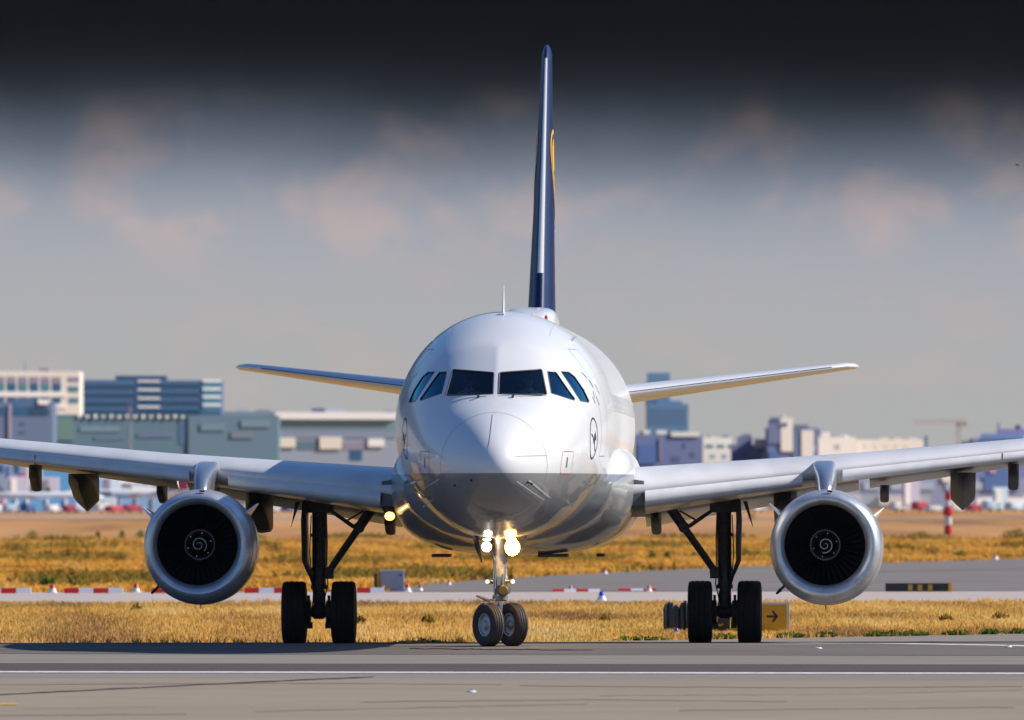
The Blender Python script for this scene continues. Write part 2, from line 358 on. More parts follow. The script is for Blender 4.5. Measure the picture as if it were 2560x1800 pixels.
def glass(name, tint, alpha, gc=(.65, .85, 1)):
    m = bpy.data.materials.new(name); m.use_nodes = True; t = m.node_tree; t.nodes.clear()
    o = t.nodes.new('ShaderNodeOutputMaterial'); mx = t.nodes.new('ShaderNodeMixShader'); tr = t.nodes.new('ShaderNodeBsdfTransparent'); gl = t.nodes.new('ShaderNodeBsdfGlossy')
    fr = t.nodes.new('ShaderNodeFresnel'); fr.inputs[0].default_value = 1.52
    ad = t.nodes.new('ShaderNodeMath'); ad.operation = 'MULTIPLY_ADD'; ad.inputs[1].default_value = 1.3; ad.inputs[2].default_value = alpha; t.links.new(fr.outputs[0], ad.inputs[0])
    tr.inputs[0].default_value = (*tint, 1); gl.inputs['Color'].default_value = (*gc, 1); gl.inputs['Roughness'].default_value = .03
    t.links.new(ad.outputs[0], mx.inputs[0]); t.links.new(tr.outputs[0], mx.inputs[1]); t.links.new(gl.outputs[0], mx.inputs[2]); t.links.new(mx.outputs[0], o.inputs[0])
    return m
m_glass = glass('windscreen_glass', (.80, .84, .88), .0)
m_glass2 = glass('side_glass', (.30, .60, .66), .12, (.25, .75, .95))

# --- fuselage surface
TAB = [(0, 3.25, 3.25, 0.0, 3.25), (.012, 3.34, 3.16, .09, 3.25), (.05, 3.44, 3.065, .19, 3.25), (.2, 3.635, 2.88, .38, 3.26), (.5, 3.85, 2.69, .60, 3.28), (1.0, 4.10, 2.50, .86, 3.32),
       (1.5, 4.28, 2.37, 1.055, 3.38), (2.0, 4.425, 2.28, 1.215, 3.45), (2.2, 4.52, 2.25, 1.27, 3.48), (2.6, 4.83, 2.19, 1.37, 3.54), (3.0, 5.10, 2.13, 1.46, 3.61), (3.4, 5.335, 2.09, 1.54, 3.675), (3.65, 5.455, 2.065, 1.59, 3.71),
       (4.0, 5.56, 2.04, 1.65, 3.76), (4.5, 5.69, 2.01, 1.73, 3.82), (5, 5.80, 1.985, 1.795, 3.87), (6, 5.97, 1.95, 1.89, 3.94), (7, 6.045, 1.935, 1.945, 3.98),
       (8, 6.07, 1.93, 1.97, 4.0), (9, 6.075, 1.93, 1.975, 4.0), (24, 6.075, 1.93, 1.975, 4.0), (27, 6.07, 2.12, 1.93, 4.08), (30, 6.06, 2.9, 1.65, 4.45), (33, 6.0, 3.9, 1.15, 4.9), (36, 5.85, 4.9, .5, 5.35), (37.5, 5.7, 5.2, .2, 5.45)]
TS = np.array([math.sqrt(t[0]) for t in TAB]); TV = np.array([t[1:] for t in TAB])
def pchip_slopes(x, y):
    h = np.diff(x); d = np.diff(y)/h; m = np.zeros_like(y)
    for i in range(1, len(x)-1):
        if d[i-1]*d[i] > 0:
            w1, w2 = 2*h[i]+h[i-1], h[i]+2*h[i-1]; m[i] = (w1+w2)/(w1/d[i-1]+w2/d[i])
    m[0], m[-1] = d[0], d[-1]; return m
TM = [pchip_slopes(TS, TV[:, k]) for k in range(4)]
def sec(s):
    u = math.sqrt(max(0, min(37.5, s))); i = min(len(TS)-2, max(0, int(np.searchsorted(TS, u)-1))); h = TS[i+1]-TS[i]; t = (u-TS[i])/h
    r = []
    for k in range(4):
        y0, y1, a, b = TV[i, k], TV[i+1, k], TM[k][i]*h, TM[k][i+1]*h
        r.append((2*t**3-3*t*t+1)*y0 + (t**3-2*t*t+t)*a + (-2*t**3+3*t*t)*y1 + (t**3-t*t)*b)
    zt, zb, hw, zw = r
    e = 2 + .32*math.exp(-((s-3.0)/1.7)**2)
    return zt, zb, max(hw, 1e-4), zw, e
def vee(s): return .85*math.exp(-((s-2.9)/.75)**4)      # how strongly the windscreen panels meet in a shallow V
def phi(t, e, w_): return (1-w_)*t**e + w_*(.42*t+.58*t**3.2)
def Fimp(x, s, z):
    zt, zb, hw, zw, e = sec(s)
    if z >= zw: return (phi(abs(x)/hw, e, vee(s)) if abs(x) < hw else (abs(x)/hw)**e) + (abs(z-zw)/max(zt-zw, 1e-4))**e - 1
    return (abs(x)/hw)**2 + (abs(z-zw)/max(zw-zb, 1e-4))**2 - 1
def surf_s(x, z, smax=8.5):          # seen from the front
    lo, hi = 0.0, smax
    if Fimp(x, hi, z) > 0: return hi
    for _ in range(45):
        m = (lo+hi)/2
        if Fimp(x, m, z) > 0: lo = m
        else: hi = m
    return (lo+hi)/2
def surf_x(s, z):
    zt, zb, hw, zw, e = sec(s)
    if z >= zw: return hw*max(0, 1-(abs(z-zw)/(zt-zw))**e)**(1/e)
    return hw*math.sqrt(max(0, 1-(abs(z-zw)/(zw-zb))**2))
def snorm(p):
    e = 1e-3; x, s, z = p
    g = Vector((Fimp(x+e, s, z)-Fimp(x-e, s, z), Fimp(x, s+e, z)-Fimp(x, s-e, z), Fimp(x, s, z+e)-Fimp(x, s, z-e)))
    return g.normalized() if g.length > 0 else Vector((0, -1, 0))
def ring(s, n=128, off=0):
    zt, zb, hw, zw, e = sec(s); r = []
    for k in range(n):
        t = 2*math.pi*k/n; c, sn = math.cos(t), math.sin(t); ee = e if sn > 0 else 2
        x = hw*math.copysign(abs(c)**(2/ee), c); z = zw + (zt-zw if sn > 0 else zw-zb)*math.copysign(abs(sn)**(2/ee), sn)
        if sn > 0: z = zw + (zt-zw)*max(0, 1-phi(abs(x)/hw, e, vee(s)))**(1/e)
        r.append((x, s, z))
    return r
WIN = {   # windscreen panes as convex outlines in (x, z) seen from the front, right-hand side
 'front': [(.048, 4.53), (.865, 4.51), (.885, 4.535), (.785, 4.955), (.765, 4.972), (.07, 4.915), (.048, 4.90)],
 'side': [(.965, 4.545), (1.345, 4.425), (1.365, 4.45), (1.03, 4.925), (.885, 4.935)],
 'rear': [(1.455, 4.415), (1.580, 4.395), (1.592, 4.42), (1.50, 4.62), (1.345, 4.85), (1.245, 4.93), (1.115, 4.935)],
}
def make_fuselage():
    mb = MB(); ss = [1e-4, .003, .008, .016, .03, .05, .08, .12, .17, .23, .3, .38, .47, .57, .68, .8, .92] + list(np.arange(1.05, 6, .1)) + list(np.arange(6, 9.1, .25)) + list(range(10, 25, 2)) + list(np.arange(25, 37.6, .5))
    mb.rings([ring(s) for s in ss], cap=True)
    me = bpy.data.meshes.new('fuselage'); me.from_pydata(mb.v, [], mb.f)
    bm = bmesh.new(); bm.from_mesh(me); bmesh.ops.recalc_face_normals(bm, faces=bm.faces)
    panes = []
    for side in (1, -1):
        for nm, P in WIN.items():
            P = [Vector((side*x, z)) for x, z in P]
            if side < 0: P = P[::-1]
            cen = sum(P, Vector((0, 0)))/len(P)
            for a, b in zip(P, P[1:]+P[:1]):
                d = (b-a); nrm = Vector((d.y, 0, -d.x)).normalized()
                fs = [f for f in bm.faces if f.calc_center_median().y < 5.2 and abs(f.calc_center_median().x-cen.x) < .75 and abs(f.calc_center_median().z-cen.y) < .6]
                geom = set(fs)
                for f in fs: geom.update(f.edges); geom.update(f.verts)
                bmesh.ops.bisect_plane(bm, geom=list(geom), plane_co=Vector((a.x, 0, a.y)), plane_no=nrm, dist=1e-5)
            def inside(p):
                return all((b-a).cross(Vector((p.x, p.z))-a) > -1e-6 for a, b in zip(P, P[1:]+P[:1]))
            sel = [f for f in bm.faces if f.calc_center_median().y < 5.2 and inside(f.calc_center_median())]
            vs = []; fcs = []; idx = {}
            for f in sel:
                for v in f.verts:
                    if v not in idx: idx[v] = len(vs); vs.append((v.co + v.normal*0)[:])
                fcs.append([idx[v] for v in f.verts])
            panes.append((nm, side, vs, fcs, P))
            bmesh.ops.delete(bm, geom=sel, context='FACES')
    bm.to_mesh(me); bm.free(); me.materials.append(m_body)
    me.polygons.foreach_set('use_smooth', [True]*len(me.polygons))
    o = bpy.data.objects.new('fuselage', me); C.objects.link(o); o.parent = A
    for nm, side, vs, fcs, P in panes:
        q = [Vector(v) - snorm(v)*.012 for v in vs]
        g = MB().add(q, fcs).build('windscreen' if nm == 'front' else 'cockpit_window', m_glass if nm == 'front' else m_glass2, A)
        # seal round the pane
        pts = []
        for a, b in zip(P, P[1:]+P[:1]):
            k = max(1, int((b-a).length/.06))
            for i in range(k):
                c = a + (b-a)*i/k; v = Vector((c.x, surf_s(c.x, c.y, 6), c.y)); pts.append(v)
        r = .011 if nm == 'front' else .007
        rs = []
        for i, p in enumerate(pts):
            d = (pts[(i+1) % len(pts)]-pts[i-1]).normalized(); u = snorm(p); w_ = d.cross(u)
            rs.append([p + u*r*math.cos(t*math.pi/3) + w_*r*1.3*math.sin(t*math.pi/3) for t in range(6)])
        rs.append(rs[0]); MB().rings(rs, cap=False).build('seal', m_seal, g)
    return o
fus = make_fuselage()

def ribbon(mb, pts, w_, off=.004, mi=0, closed=False, clip=None):
    """flat band lying on the skin; pts are (x, s, z)"""
    pts = [Vector(p) for p in pts]; n = len(pts); vs = []
    for i, p in enumerate(pts):
        d = (pts[(i+1) % n if closed else min(i+1, n-1)] - pts[i-1 if (closed or i) else 0]).normalized(); u = snorm(p); sd = d.cross(u).normalized()
        vs += [p + u*off + sd*w_/2, p + u*off - sd*w_/2]
    fs = [(2*i, 2*i+2, 2*i+3, 2*i+1) for i in range(n-1)]
    if closed: fs.append((2*n-2, 0, 1, 2*n-1))
    mb.add(vs, fs, mi)
def fr(x, z): return (x, surf_s(x, z), z)
def sd(s, z, side=1): return (side*surf_x(s, z), s, z)
def dens(pl, step=.05, closed=False):
    o = []; q = pl+[pl[0]] if closed else pl
    for a, b in zip(q[:-1], q[1:]):
        k = max(1, int((Vector(b)-Vector(a)).length/step))
        for i in range(k): o.append(tuple(a[j]+(b[j]-a[j])*i/k for j in range(len(a))))
    if not closed: o.append(tuple(q[-1]))
    return o
# radome seam, hatch outline above it, panel seams
mb = MB(); ribbon(mb, [fr(.93*math.cos(t), 3.28+.92*math.sin(t)) for t in np.linspace(0, 2*math.pi, 90)[:-1]], .010, closed=True)
mb.build('radome_seam', m_line, A)
mb = MB(); ribbon(mb, [fr(x, 5.16+.0*x) for x in np.linspace(-.01, .01, 3)], .004)
for s_ in (6.6, 8.3, 10.2): mb = MB(); ribbon(mb, [p for p in ring(s_, 200)], .008, closed=True); mb.build('skin_joint', m_line, A)
for a_ in (28, 152, 62, 118): mb = MB(); ribbon(mb, [ring(q_, 360)[a_] for q_ in np.arange(5.0, 10, .15)], .005); mb.build('skin_joint', m_line, A)
mb = MB(); ribbon(mb, [p for p in ring(4.62, 200) if p[2] > 5.0 or p[2] < 4.2], .006, closed=True) if False else None
for side in (1, -1):
    mb = MB(); pl = dens([(4.95, 3.45), (4.95, 5.25), (5.05, 5.35), (5.7, 5.35), (5.8, 5.25), (5.8, 3.45)], .05, True)
    ribbon(mb, [sd(s, z, side) for s, z in pl], .016, closed=True); mb.build('cabin_door_outline', m_line, A)
    # cargo / avionics hatch on the lower side
    # static port box with red frame
    x0 = 1.245*side
    mb = MB(); pl = dens([(x0-.09, 3.15), (x0-.09, 3.50), (x0-.07, 3.52), (x0+.07, 3.52), (x0+.09, 3.50), (x0+.09, 3.15), (x0+.07, 3.13), (x0-.07, 3.13)], .04, True)
    if side > 0: pl = [(x+(z-3.3)*.12, z) for x, z in pl]
    ribbon(mb, [fr(x, z) for x, z in pl], .012, off=.005, closed=True); pp = mb.build('static_port_frame', m_red, A)
    mb = MB(); ribbon(mb, [fr(x0+(z-3.3)*(.12 if side > 0 else 0), z) for z in np.linspace(3.24, 3.42, 7)], .07, off=.006); mb.build('static_port', mat('port_grey%d' % side, (.30, .27, .24), .4, metal=.5), pp)
    # dark stencil marks aft of the side windows
    mb = MB()
    for (a, b) in (((4.55, 4.93), (4.75, 4.83)), ((4.8, 4.80), (4.95, 4.66)), ((4.75, 4.60), (4.70, 4.48)), ((4.55, 4.50), (4.62, 4.38)), ((4.9, 4.50), (5.02, 4.36)), ((5.3, 4.72), (5.4, 4.55))):
        mb = MB(); ribbon(mb, [sd(s, z, side) for s, z in dens([a, b], .03)], .03, off=.005); mb.build('stencil_mark', m_ink, A)
    # round emblem with a flying crane
    cs, cz, rr = 4.15, 3.76, .355
    mb = MB(); ribbon(mb, [sd(cs+rr*math.cos(t), cz+rr*math.sin(t), side) for t in np.linspace(0, 2*math.pi, 64)[:-1]], .034, off=.005, closed=True)
    em = mb.build('emblem_ring', m_ink, A)
    mb = MB(); q = lambda u, v: sd(cs-u*rr, cz+v*rr, side)     # u towards the nose
    def stroke(pl, w_): ribbon(mb, [q(u, v) for u, v in dens(pl, .05)], w_*rr, off=.006)
    stroke([(.62, .22), (.30, .10), (.05, -.12), (-.18, -.28)], .10); stroke([(.08, -.08), (-.22, -.26)], .20)
    stroke([(-.10, -.22), (-.40, -.55), (-.62, -.62)], .09)
    for k in range(4): stroke([(-.06-.03*k, -.10-.03*k+.02), (-.10-.14*k*.6, .12+.02*k), (-.50-.02*k, .34-.12*k)], .07)
    stroke([(-.02, -.10), (-.30, -.02), (-.52, -.05)], .12)
    mb.build('crane_motif', m_ink, em)
# lightning diverter strips on the radome and belly
for i, pl in enumerate([[(-.01, 4.17), (-.035, 3.55)], [(.62, 3.02), (.95, 2.72)], [(-.95, 3.04), (-1.35, 2.85)], [(.42, 3.0), (.85, 2.68)][:2]]):
    mb = MB(); ribbon(mb, [fr(x, z) for x, z in dens(pl, .04)], .018, off=.010); mb.build('diverter_strip', m_white, A)
mb = MB(); ribbon(mb, [fr(x, 3.42+.03*x) for x in np.linspace(.4, .93, 12)], .010, off=.006); mb.build('radome_line', m_line, A)
# wipers
for side in (1, -1):
    mb = MB(); pts = [Vector(fr(side*x, 4.505+.004*math.sin(x*9))) for x in np.linspace(.10, .82, 12)]
    mb.path([p + snorm(p)*.03 for p in pts], .009); p0 = Vector(fr(side*.30, 4.47)); mb.tube(p0, p0+snorm(p0)*.05, .022)
    mb.build('wiper', m_gear, A)
# small probes either side of the nose
for (x, z, L_) in ((-.36, 3.02, .05), (-.66, 2.93, .04), (.60, 2.98, .05), (.66, 2.96, .04)):
    p = Vector(fr(x, z)); MB().tube(p-snorm(p)*.01, p+snorm(p)*.03, .022, .016).build('drain_port', m_ink, A)
for side in (1, -1):
    for (x, z) in ((1.22, 2.64), (1.50, 3.0)):
        p = Vector(fr(side*x, z)); n_ = snorm(p)
        mb = MB(); mb.path([p, p+n_*.09, p+n_*.12+Vector((0, -.12, 0))], [.02, .014, .009]); mb.build('pitot_probe', m_chrome, A)
    p = Vector(sd(6.3, 5.52, side)); n_ = snorm(p)
    MB().rings([[p+Vector((q_, w_, 0))-n_*.02 for q_, w_ in ((-.04, -.1), (.04, -.1), (.04, .12), (-.04, .12))], [p+Vector((q_, w_, 0))+n_*.11 for q_, w_ in ((-.02, 0), (.02, 0), (.02, .1), (-.02, .1))]]).build('icing_probe', m_white, A)
# antennas on the crown
def fin_ant(name, x, s, z0, h, ch, th, m):
    mb = MB(); rs = []
    for k, (hh, c_) in enumerate(((-.05, 1), (h*.5, .75), (h, .35))):
        y0 = s + hh*.55; L_ = ch*c_
        rs.append([(x+th/2*math.sin(t)*c_, y0+L_/2-L_/2*math.cos(t), z0+hh) for t in np.linspace(0, 2*math.pi, 13)[:-1]])
    mb.rings(rs); return mb.build(name, m, A)
fin_ant('blade_antenna', .0, 6.6, 6.02, .50, .32, .05, m_white)
MB().box((-.02, 6.1, 5.985), (.12, .25, .03)).build('antenna_base', m_white, A, bevel=.008)
fin_ant('rear_blade_antenna', .08, 22.5, 6.07, .18, .3, .03, m_white)
for x in (-.49, .62): MB().lathe([(0, .03), (.08, .03), (.12, .0)], (x, 12, sec(12)[3]+2.07*math.sqrt(1-(x/1.975)**2)-.02), 'z', 12).build('beacon', m_red, A)
# satellite dome near the fin
mb = MB(); rs = []
for s, k in ((22.4, .03), (22.7, .5), (23.1, .8), (23.7, .97), (24.3, 1), (25.2, .97), (25.9, .75), (26.6, .35), (27.1, .03)):
    r = []
    for t in np.linspace(0, math.pi, 21):
        c, sn = math.cos(t), math.sin(t); r.append((.52*k**.5*math.copysign(abs(c)**.55, c), s, 5.95 + (.10+.33*k)*abs(sn)**.5))
    rs.append(r)
mb.rings(rs, cap=True, close=True); mb.build('satellite_dome', m_white, A)
# cabin windows
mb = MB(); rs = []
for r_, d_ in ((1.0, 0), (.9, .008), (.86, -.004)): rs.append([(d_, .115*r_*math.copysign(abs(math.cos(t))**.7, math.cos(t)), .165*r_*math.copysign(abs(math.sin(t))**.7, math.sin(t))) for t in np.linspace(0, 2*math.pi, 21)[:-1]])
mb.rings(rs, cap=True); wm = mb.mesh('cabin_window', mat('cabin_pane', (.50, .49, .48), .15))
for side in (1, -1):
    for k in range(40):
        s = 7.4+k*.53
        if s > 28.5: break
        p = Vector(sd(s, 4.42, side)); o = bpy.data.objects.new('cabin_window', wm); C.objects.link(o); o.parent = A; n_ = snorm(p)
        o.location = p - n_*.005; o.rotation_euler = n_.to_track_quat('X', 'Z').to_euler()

# cockpit inside
MB().rings([[(x*.98, 5.15, z) for x, _, z in ring(5.15, 48)], [(x*.98, 5.19, z) for x, _, z in ring(5.15, 48)]]).build('bulkhead', mat('bulkhead_dark', (.16, .15, .21), .7), A)
mb = MB(); mb.box((0, 3.15, 4.33), (2.1, .5, .2)); mb.build('glareshield', mat('glareshield_blue', (.08, .20, .24), .6), A, bevel=.03)
for side in (1, -1):
    mb = MB(); mb.box((side*.53, 4.28, 4.45), (.46, .12, .75)); mb.box((side*.53, 4.2, 4.9), (.26, .1, .18)); mb.box((side*.53, 4.0, 3.98), (.5, .5, .12))
    mb.build('pilot_seat', mat('seat_grey%d' % side, (.12, .13, .20), .8), A, bevel=.03)
def pilot(x, label, turn):
    root = empty('person', A.matrix_world @ Vector((0, 0, 0)))
    bpy.context.view_layer.update()
    root.matrix_world = Matrix.Translation((0, 0, 0)); M0 = Matrix.Translation((-.35, 231, 0)) @ Matrix.Rotation(R(-1.72), 4, 'Z') @ Matrix.Translation((x, 3.98, 4.06))
    root.matrix_world = M0
    tag(root, label, 'person', 'pilots seated in the cockpit')
    V = [(0, 0, 0), (0, .06, .2), (0, .05, .40), (0, .03, .56), (0, .0, .64), (0, -.015, .70), (0, -.02, .78),
         (.17, .05, .48), (.25, -.08, .28), (.20, -.32, .26), (-.17, .05, .48), (-.25, -.08, .28), (-.20, -.32, .26),
         (.11, -.02, -.02), (.13, -.42, .0), (-.11, -.02, -.02), (-.13, -.42, .0)]
    E = [(0,1),(1,2),(2,3),(3,4),(4,5),(5,6),(2,7),(7,8),(8,9),(2,10),(10,11),(11,12),(0,13),(13,14),(0,15),(15,16)]
    Rr = [.14, .14, .15, .07, .055, .085, .085, .075, .05, .038, .075, .05, .038, .09, .06, .09, .06]
    me = bpy.data.meshes.new('body'); me.from_pydata(V, E, []); o = bpy.data.objects.new('body', me); C.objects.link(o); o.parent = root
    sk_ = o.modifiers.new('skin', 'SKIN')
    for i, v in enumerate(me.skin_vertices[0].data): v.radius = (Rr[i], Rr[i]*.9); v.use_root = (i == 0)
    ss_ = o.modifiers.new('sub', 'SUBSURF'); ss_.levels = 2; ss_.render_levels = 2
    dg = bpy.context.evaluated_depsgraph_get(); nm = bpy.data.meshes.new_from_object(o.evaluated_get(dg)); o.modifiers.clear(); o.data = nm
    nm.materials.clear(); nm.materials.append(m_skin); nm.materials.append(m_shirt)
    for p in nm.polygons: p.use_smooth = True; p.material_index = 1 if (p.center.z < .585 and not (p.center.y < -.26)) else 0
    mb = MB(); mb.lathe([(-.01, .093), (.04, .094), (.08, .07), (.105, .03), (.112, .0)], (0, .0, .78), 'z', 20); mb.build('hair', m_hair, root)
    mb = MB(); mb.lathe([(-.05, .0), (-.03, .018), (0, .014), (.01, 0)], (0, -.105, .755), 'z', 8); mb.box((0, -.10, .715), (.045, .01, .01)); mb.build('face', m_skin, root)
    mb = MB(); mb.box((0, -.104, .775), (.12, .02, .03)); mb.build('sunglasses', m_black, root, bevel=.005)
    mb = MB(); mb.rings([[(-.02, -.088, .52), (.02, -.088, .52), (.02, -.08, .52), (-.02, -.08, .52)], [(-.035, -.13, .3), (.035, -.13, .3), (.035, -.12, .3), (-.035, -.12, .3)]]); mb.build('tie', m_ink, root)
    return root
m_skin = mat('skin', (.52, .29, .20), .5); m_shirt = mat('white_shirt', (.75, .76, .78), .8); m_hair = mat('hair_brown', (.05, .03, .02), .7)
pilot(-.53, 'pilot in white shirt behind the shaded windscreen pane on the left of the photo', 0)
pilot(.53, 'pilot in white shirt behind the sunlit windscreen pane on the right of the photo', 0)

# --- wing-body fairing
mb = MB(); rs = []
FT = [(8.6, .0, 1.94), (9.3, .10, 1.925), (10.0, .28, 1.89), (10.8, .60, 1.82), (11.6, .88, 1.74), (12.6, 1.0, 1.68), (15, 1.0, 1.66), (18.5, 1.0, 1.66), (20.5, .85, 1.74), (22, .45, 1.86), (23.2, .0, 1.93)]
for s, k, zb in FT:
    r = []; hw = 1.86 + .38*k; zt_ = 3.05 + 1.0*k
    for t in np.linspace(0, 2*math.pi, 65)[:-1]:
        c, sn = math.cos(t), math.sin(t); e = 2.0 + (.75*k if sn < 0 else 0); zc = 2.95
        x = (hw if sn < 0 else hw)*math.copysign(abs(c)**(2/e), c)
        if sn >= 0: x = math.copysign(1, c)*(1.80+(hw-1.80)*abs(c)**1.4) if abs(c) > 1e-3 else 0; z = zc + (zt_-zc)*abs(sn)**1.15
        else: z = zc - (zc-zb)*abs(sn)**(2/e)
        if sn >= 0: x = x*(1-abs(sn)**6)
        r.append((x, s, z))
    rs.append(r)
mb.rings(rs); mb.build('belly_fairing', m_body, A, auto=180)
# belly bits
for x, s, L_, w_ in ((-1.35, 13.5, .8, .35), (.72, 12.9, .9, .55), (1.55, 14.6, .5, .15)):
    MB().box((x, s, 1.66), (w_, L_, .06)).build('belly_hatch', m_under, A, bevel=.02)

# --- wings
def af(xc, t, camber=.018):
    yt = 5*t*(.2969*math.sqrt(xc)-.126*xc-.3516*xc**2+.2843*xc**3-.1036*xc**4)
    p = .4; yc = camber/p**2*(2*p*xc-xc*xc) if xc < p else camber/(1-p)**2*((1-2*p)+2*p*xc-xc*xc)
    return yc, yt
def wing_par(x):
    le = 11.9 + (x-1.975)*.52
    te = 18.75 - .02*(x-1.975) if x < 6.4 else 18.66 + (x-6.4)*.235
    z = 2.83 + .102*(x-1.975); inc = np.interp(x, [0, 2, 6.4, 17], [4.0, 3.6, 2.2, -.5]); t = np.interp(x, [0, 2, 6.4, 17], [.135, .128, .112, .105])
    return le, te-le, z, inc, t
XC = [0, .002, .006, .0125, .025, .04, .06, .09, .13, .18, .25, .33, .42, .52, .62, .72, .82, .91, 1.0]
def wsec(x, side, x_in=0, x_out=1, dse=0, dz=0, grow=0, droop=0):
    le, c, z, inc, t = wing_par(x); P = []
    xs_ = [a for a in XC if x_in <= a <= x_out]
    for a in xs_[::-1]: yc, yt = af(a, t); P.append((a, yc+yt))
    for a in xs_[1:] if x_in == 0 else xs_: yc, yt = af(a, t); P.append((a, yc-yt))
    out_ = []; ci, si = math.cos(R(inc)), math.sin(R(inc))
    for a, h in P:
        u, v = a*c, h*c; out_.append((side*x, le+u*ci+v*si+dse, z-u*si+v*ci+dz))
    return out_
STN = [1.3, 1.975, 2.5, 3.2, 4.0, 4.8, 5.6, 6.4, 7.5, 9, 10.5, 12, 13.5, 15, 16.2, 16.8, 17.05]
def slat_sec(x, side):
    le, c, z, inc, t = wing_par(x); ci, si = math.cos(R(inc)), math.sin(R(inc)); P = []
    cc = max(c, 2.6)
    up = [.175, .15, .12, .10, .07, .045, .028, .014, .006, .002, 0]; lo = [.002, .006, .012, .022, .032]
    for a in up: yc, yt = af(a, t); P.append((a*cc, (yc+yt)*c+.006))
    for a in lo: yc, yt = af(a, t); P.append((a*cc, (yc-yt)*c-.012))
    P.append((.030*cc, (af(.03, t)[0]-af(.03, t)[1]*.2)*c)); P.append((.05*cc, (af(.05, t)[0]+af(.05, t)[1]*.55)*c)); P.append((.09*cc, (af(.09, t)[0]+af(.09, t)[1]*.80)*c)); P.append((.14*cc, (af(.14, t)[0]+af(.14, t)[1]*.90)*c))
    dr = R(9); o = []
    for u, v in P:
        uu = u*math.cos(dr) + v*math.sin(dr) - .07; vv = -u*math.sin(dr)*-1*0 + v - (.0) - .05 + (u-.175*cc)*.12 + .03
        o.append((side*x, le+uu*ci+vv*si, z-uu*si+vv*ci))
    return o
for side in (1, -1):
    mb = MB(); mb.rings([wsec(x, side) for x in STN]); wing = mb.build('wing', m_wing, A, auto=50)
    for a, b in ((2.42, 5.28), (6.02, 8.95), (8.98, 11.7), (11.73, 14.3), (14.33, 16.4)):
        mb = MB(); mb.rings([slat_sec(x, side) for x in np.linspace(a, b, 5)]); mb.build('slat', m_slat, wing, auto=50)
    # dark inboard end plate beside the fairing
    le, c, z, inc, t = wing_par(2.3)
    MB().rings([[(side*2.10, le-.10, z-.30), (side*2.10, le+1.6, z-.5), (side*2.10, le+1.6, z+.22), (side*2.10, le-.02, z+.20)],
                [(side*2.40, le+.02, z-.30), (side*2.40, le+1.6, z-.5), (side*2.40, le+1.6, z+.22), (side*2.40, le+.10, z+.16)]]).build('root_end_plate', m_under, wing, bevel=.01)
    # flaps, a little down
    for a, b in ((2.3, 6.3), (6.5, 12.6)):
        rs = []
        for x in np.linspace(a, b, 4):
            le, c, z, inc, t = wing_par(x); ci, si = math.cos(R(inc)), math.sin(R(inc)); y0 = le+c*ci*.93; z0 = z-c*si*.95-.03
            ch = .24*min(c, 5.2); dr = R(9+inc); sct = []
            for q_, h in ((0, 0), (.05, .05), (.15, .075), (.4, .07), (1, .004), (1, -.004), (.4, -.03), (.15, -.04), (.05, -.03)):
                u, v = q_*ch, h*ch*1.3; sct.append((side*x, y0+u*math.cos(dr)+v*math.sin(dr), z0-u*math.sin(dr)+v*math.cos(dr)))
            rs.append(sct)
        MB().rings(rs).build('flap', m_wing, wing, auto=50)
    # flap track fairings
    for x, hw, top, bot, kind in ((8.25, .235, 3.18, 2.47, 'v'), (4.93, .215, 2.82, 2.06, 'u'), (6.78, .085, 2.95, 2.62, 'u'), (9.2, .10, 3.35, 2.85, 'u'), (2.5, .095, 2.45, 2.02, 'u'), (12.0, .2, 3.55, 2.98, 'v')):
        le, c, z, inc, t = wing_par(x); te = le+c; big = kind == 'v' or hw > .2; rs = []
        L0, L1 = (te-2.3, te+1.0) if big else (te-.9, te+.4)
        for k, (q_, wk, tk, bk) in enumerate(((0, .55, 0, .20), (.10, .85, 0, .42), (.25, 1, 0, .56), (.42, 1, 0, .66), (.70, 1, .04, .92), (.86, .96, .12, 1.0), (1.0, .4, .55, .86))):
            y = L0+(L1-L0)*q_; zt_ = top - (top-bot)*tk; zb_ = top - (top-bot)*bk; w_ = hw*wk
            zm = zb_ + (w_*.95 if kind == 'v' else w_*.5); zm = min(zm, zt_-.01)
            if kind == 'v': pr = [(-w_, zt_), (-w_, zm), (-w_*.55, zm-(zm-zb_)*.5), (0, zb_), (w_*.55, zm-(zm-zb_)*.5), (w_, zm), (w_, zt_)]
            else: pr = [(-w_, zt_), (-w_, zm), (-w_*.8, zb_+(zm-zb_)*.3), (0, zb_), (w_*.8, zb_+(zm-zb_)*.3), (w_, zm), (w_, zt_)]
            rs.append([(side*x+a, y, b) for a, b in pr])
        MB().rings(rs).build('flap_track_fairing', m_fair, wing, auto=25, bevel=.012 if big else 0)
    # wingtip fence
    MB().rings([[(side*17.08, 19.6, 4.55), (side*17.08, 21.4, 5.2), (side*17.08, 21.5, 3.8), (side*17.08, 20.6, 3.8)], [(side*17.12, 19.6, 4.55), (side*17.12, 21.4, 5.2), (side*17.12, 21.5, 3.8), (side*17.12, 20.6, 3.8)]]).build('wingtip_fence', m_white, wing)
    # pinhead fasteners / drain holes in slats
    for x in (3.2, 4.9, 7.0, 8.75, 9.3):
        p = Vector(slat_sec(x, side)[5]); MB().tube(p+Vector((0, .02, -.02)), p+Vector((0, -.012, .006)), .012).build('drain_hole', m_ink, wing)

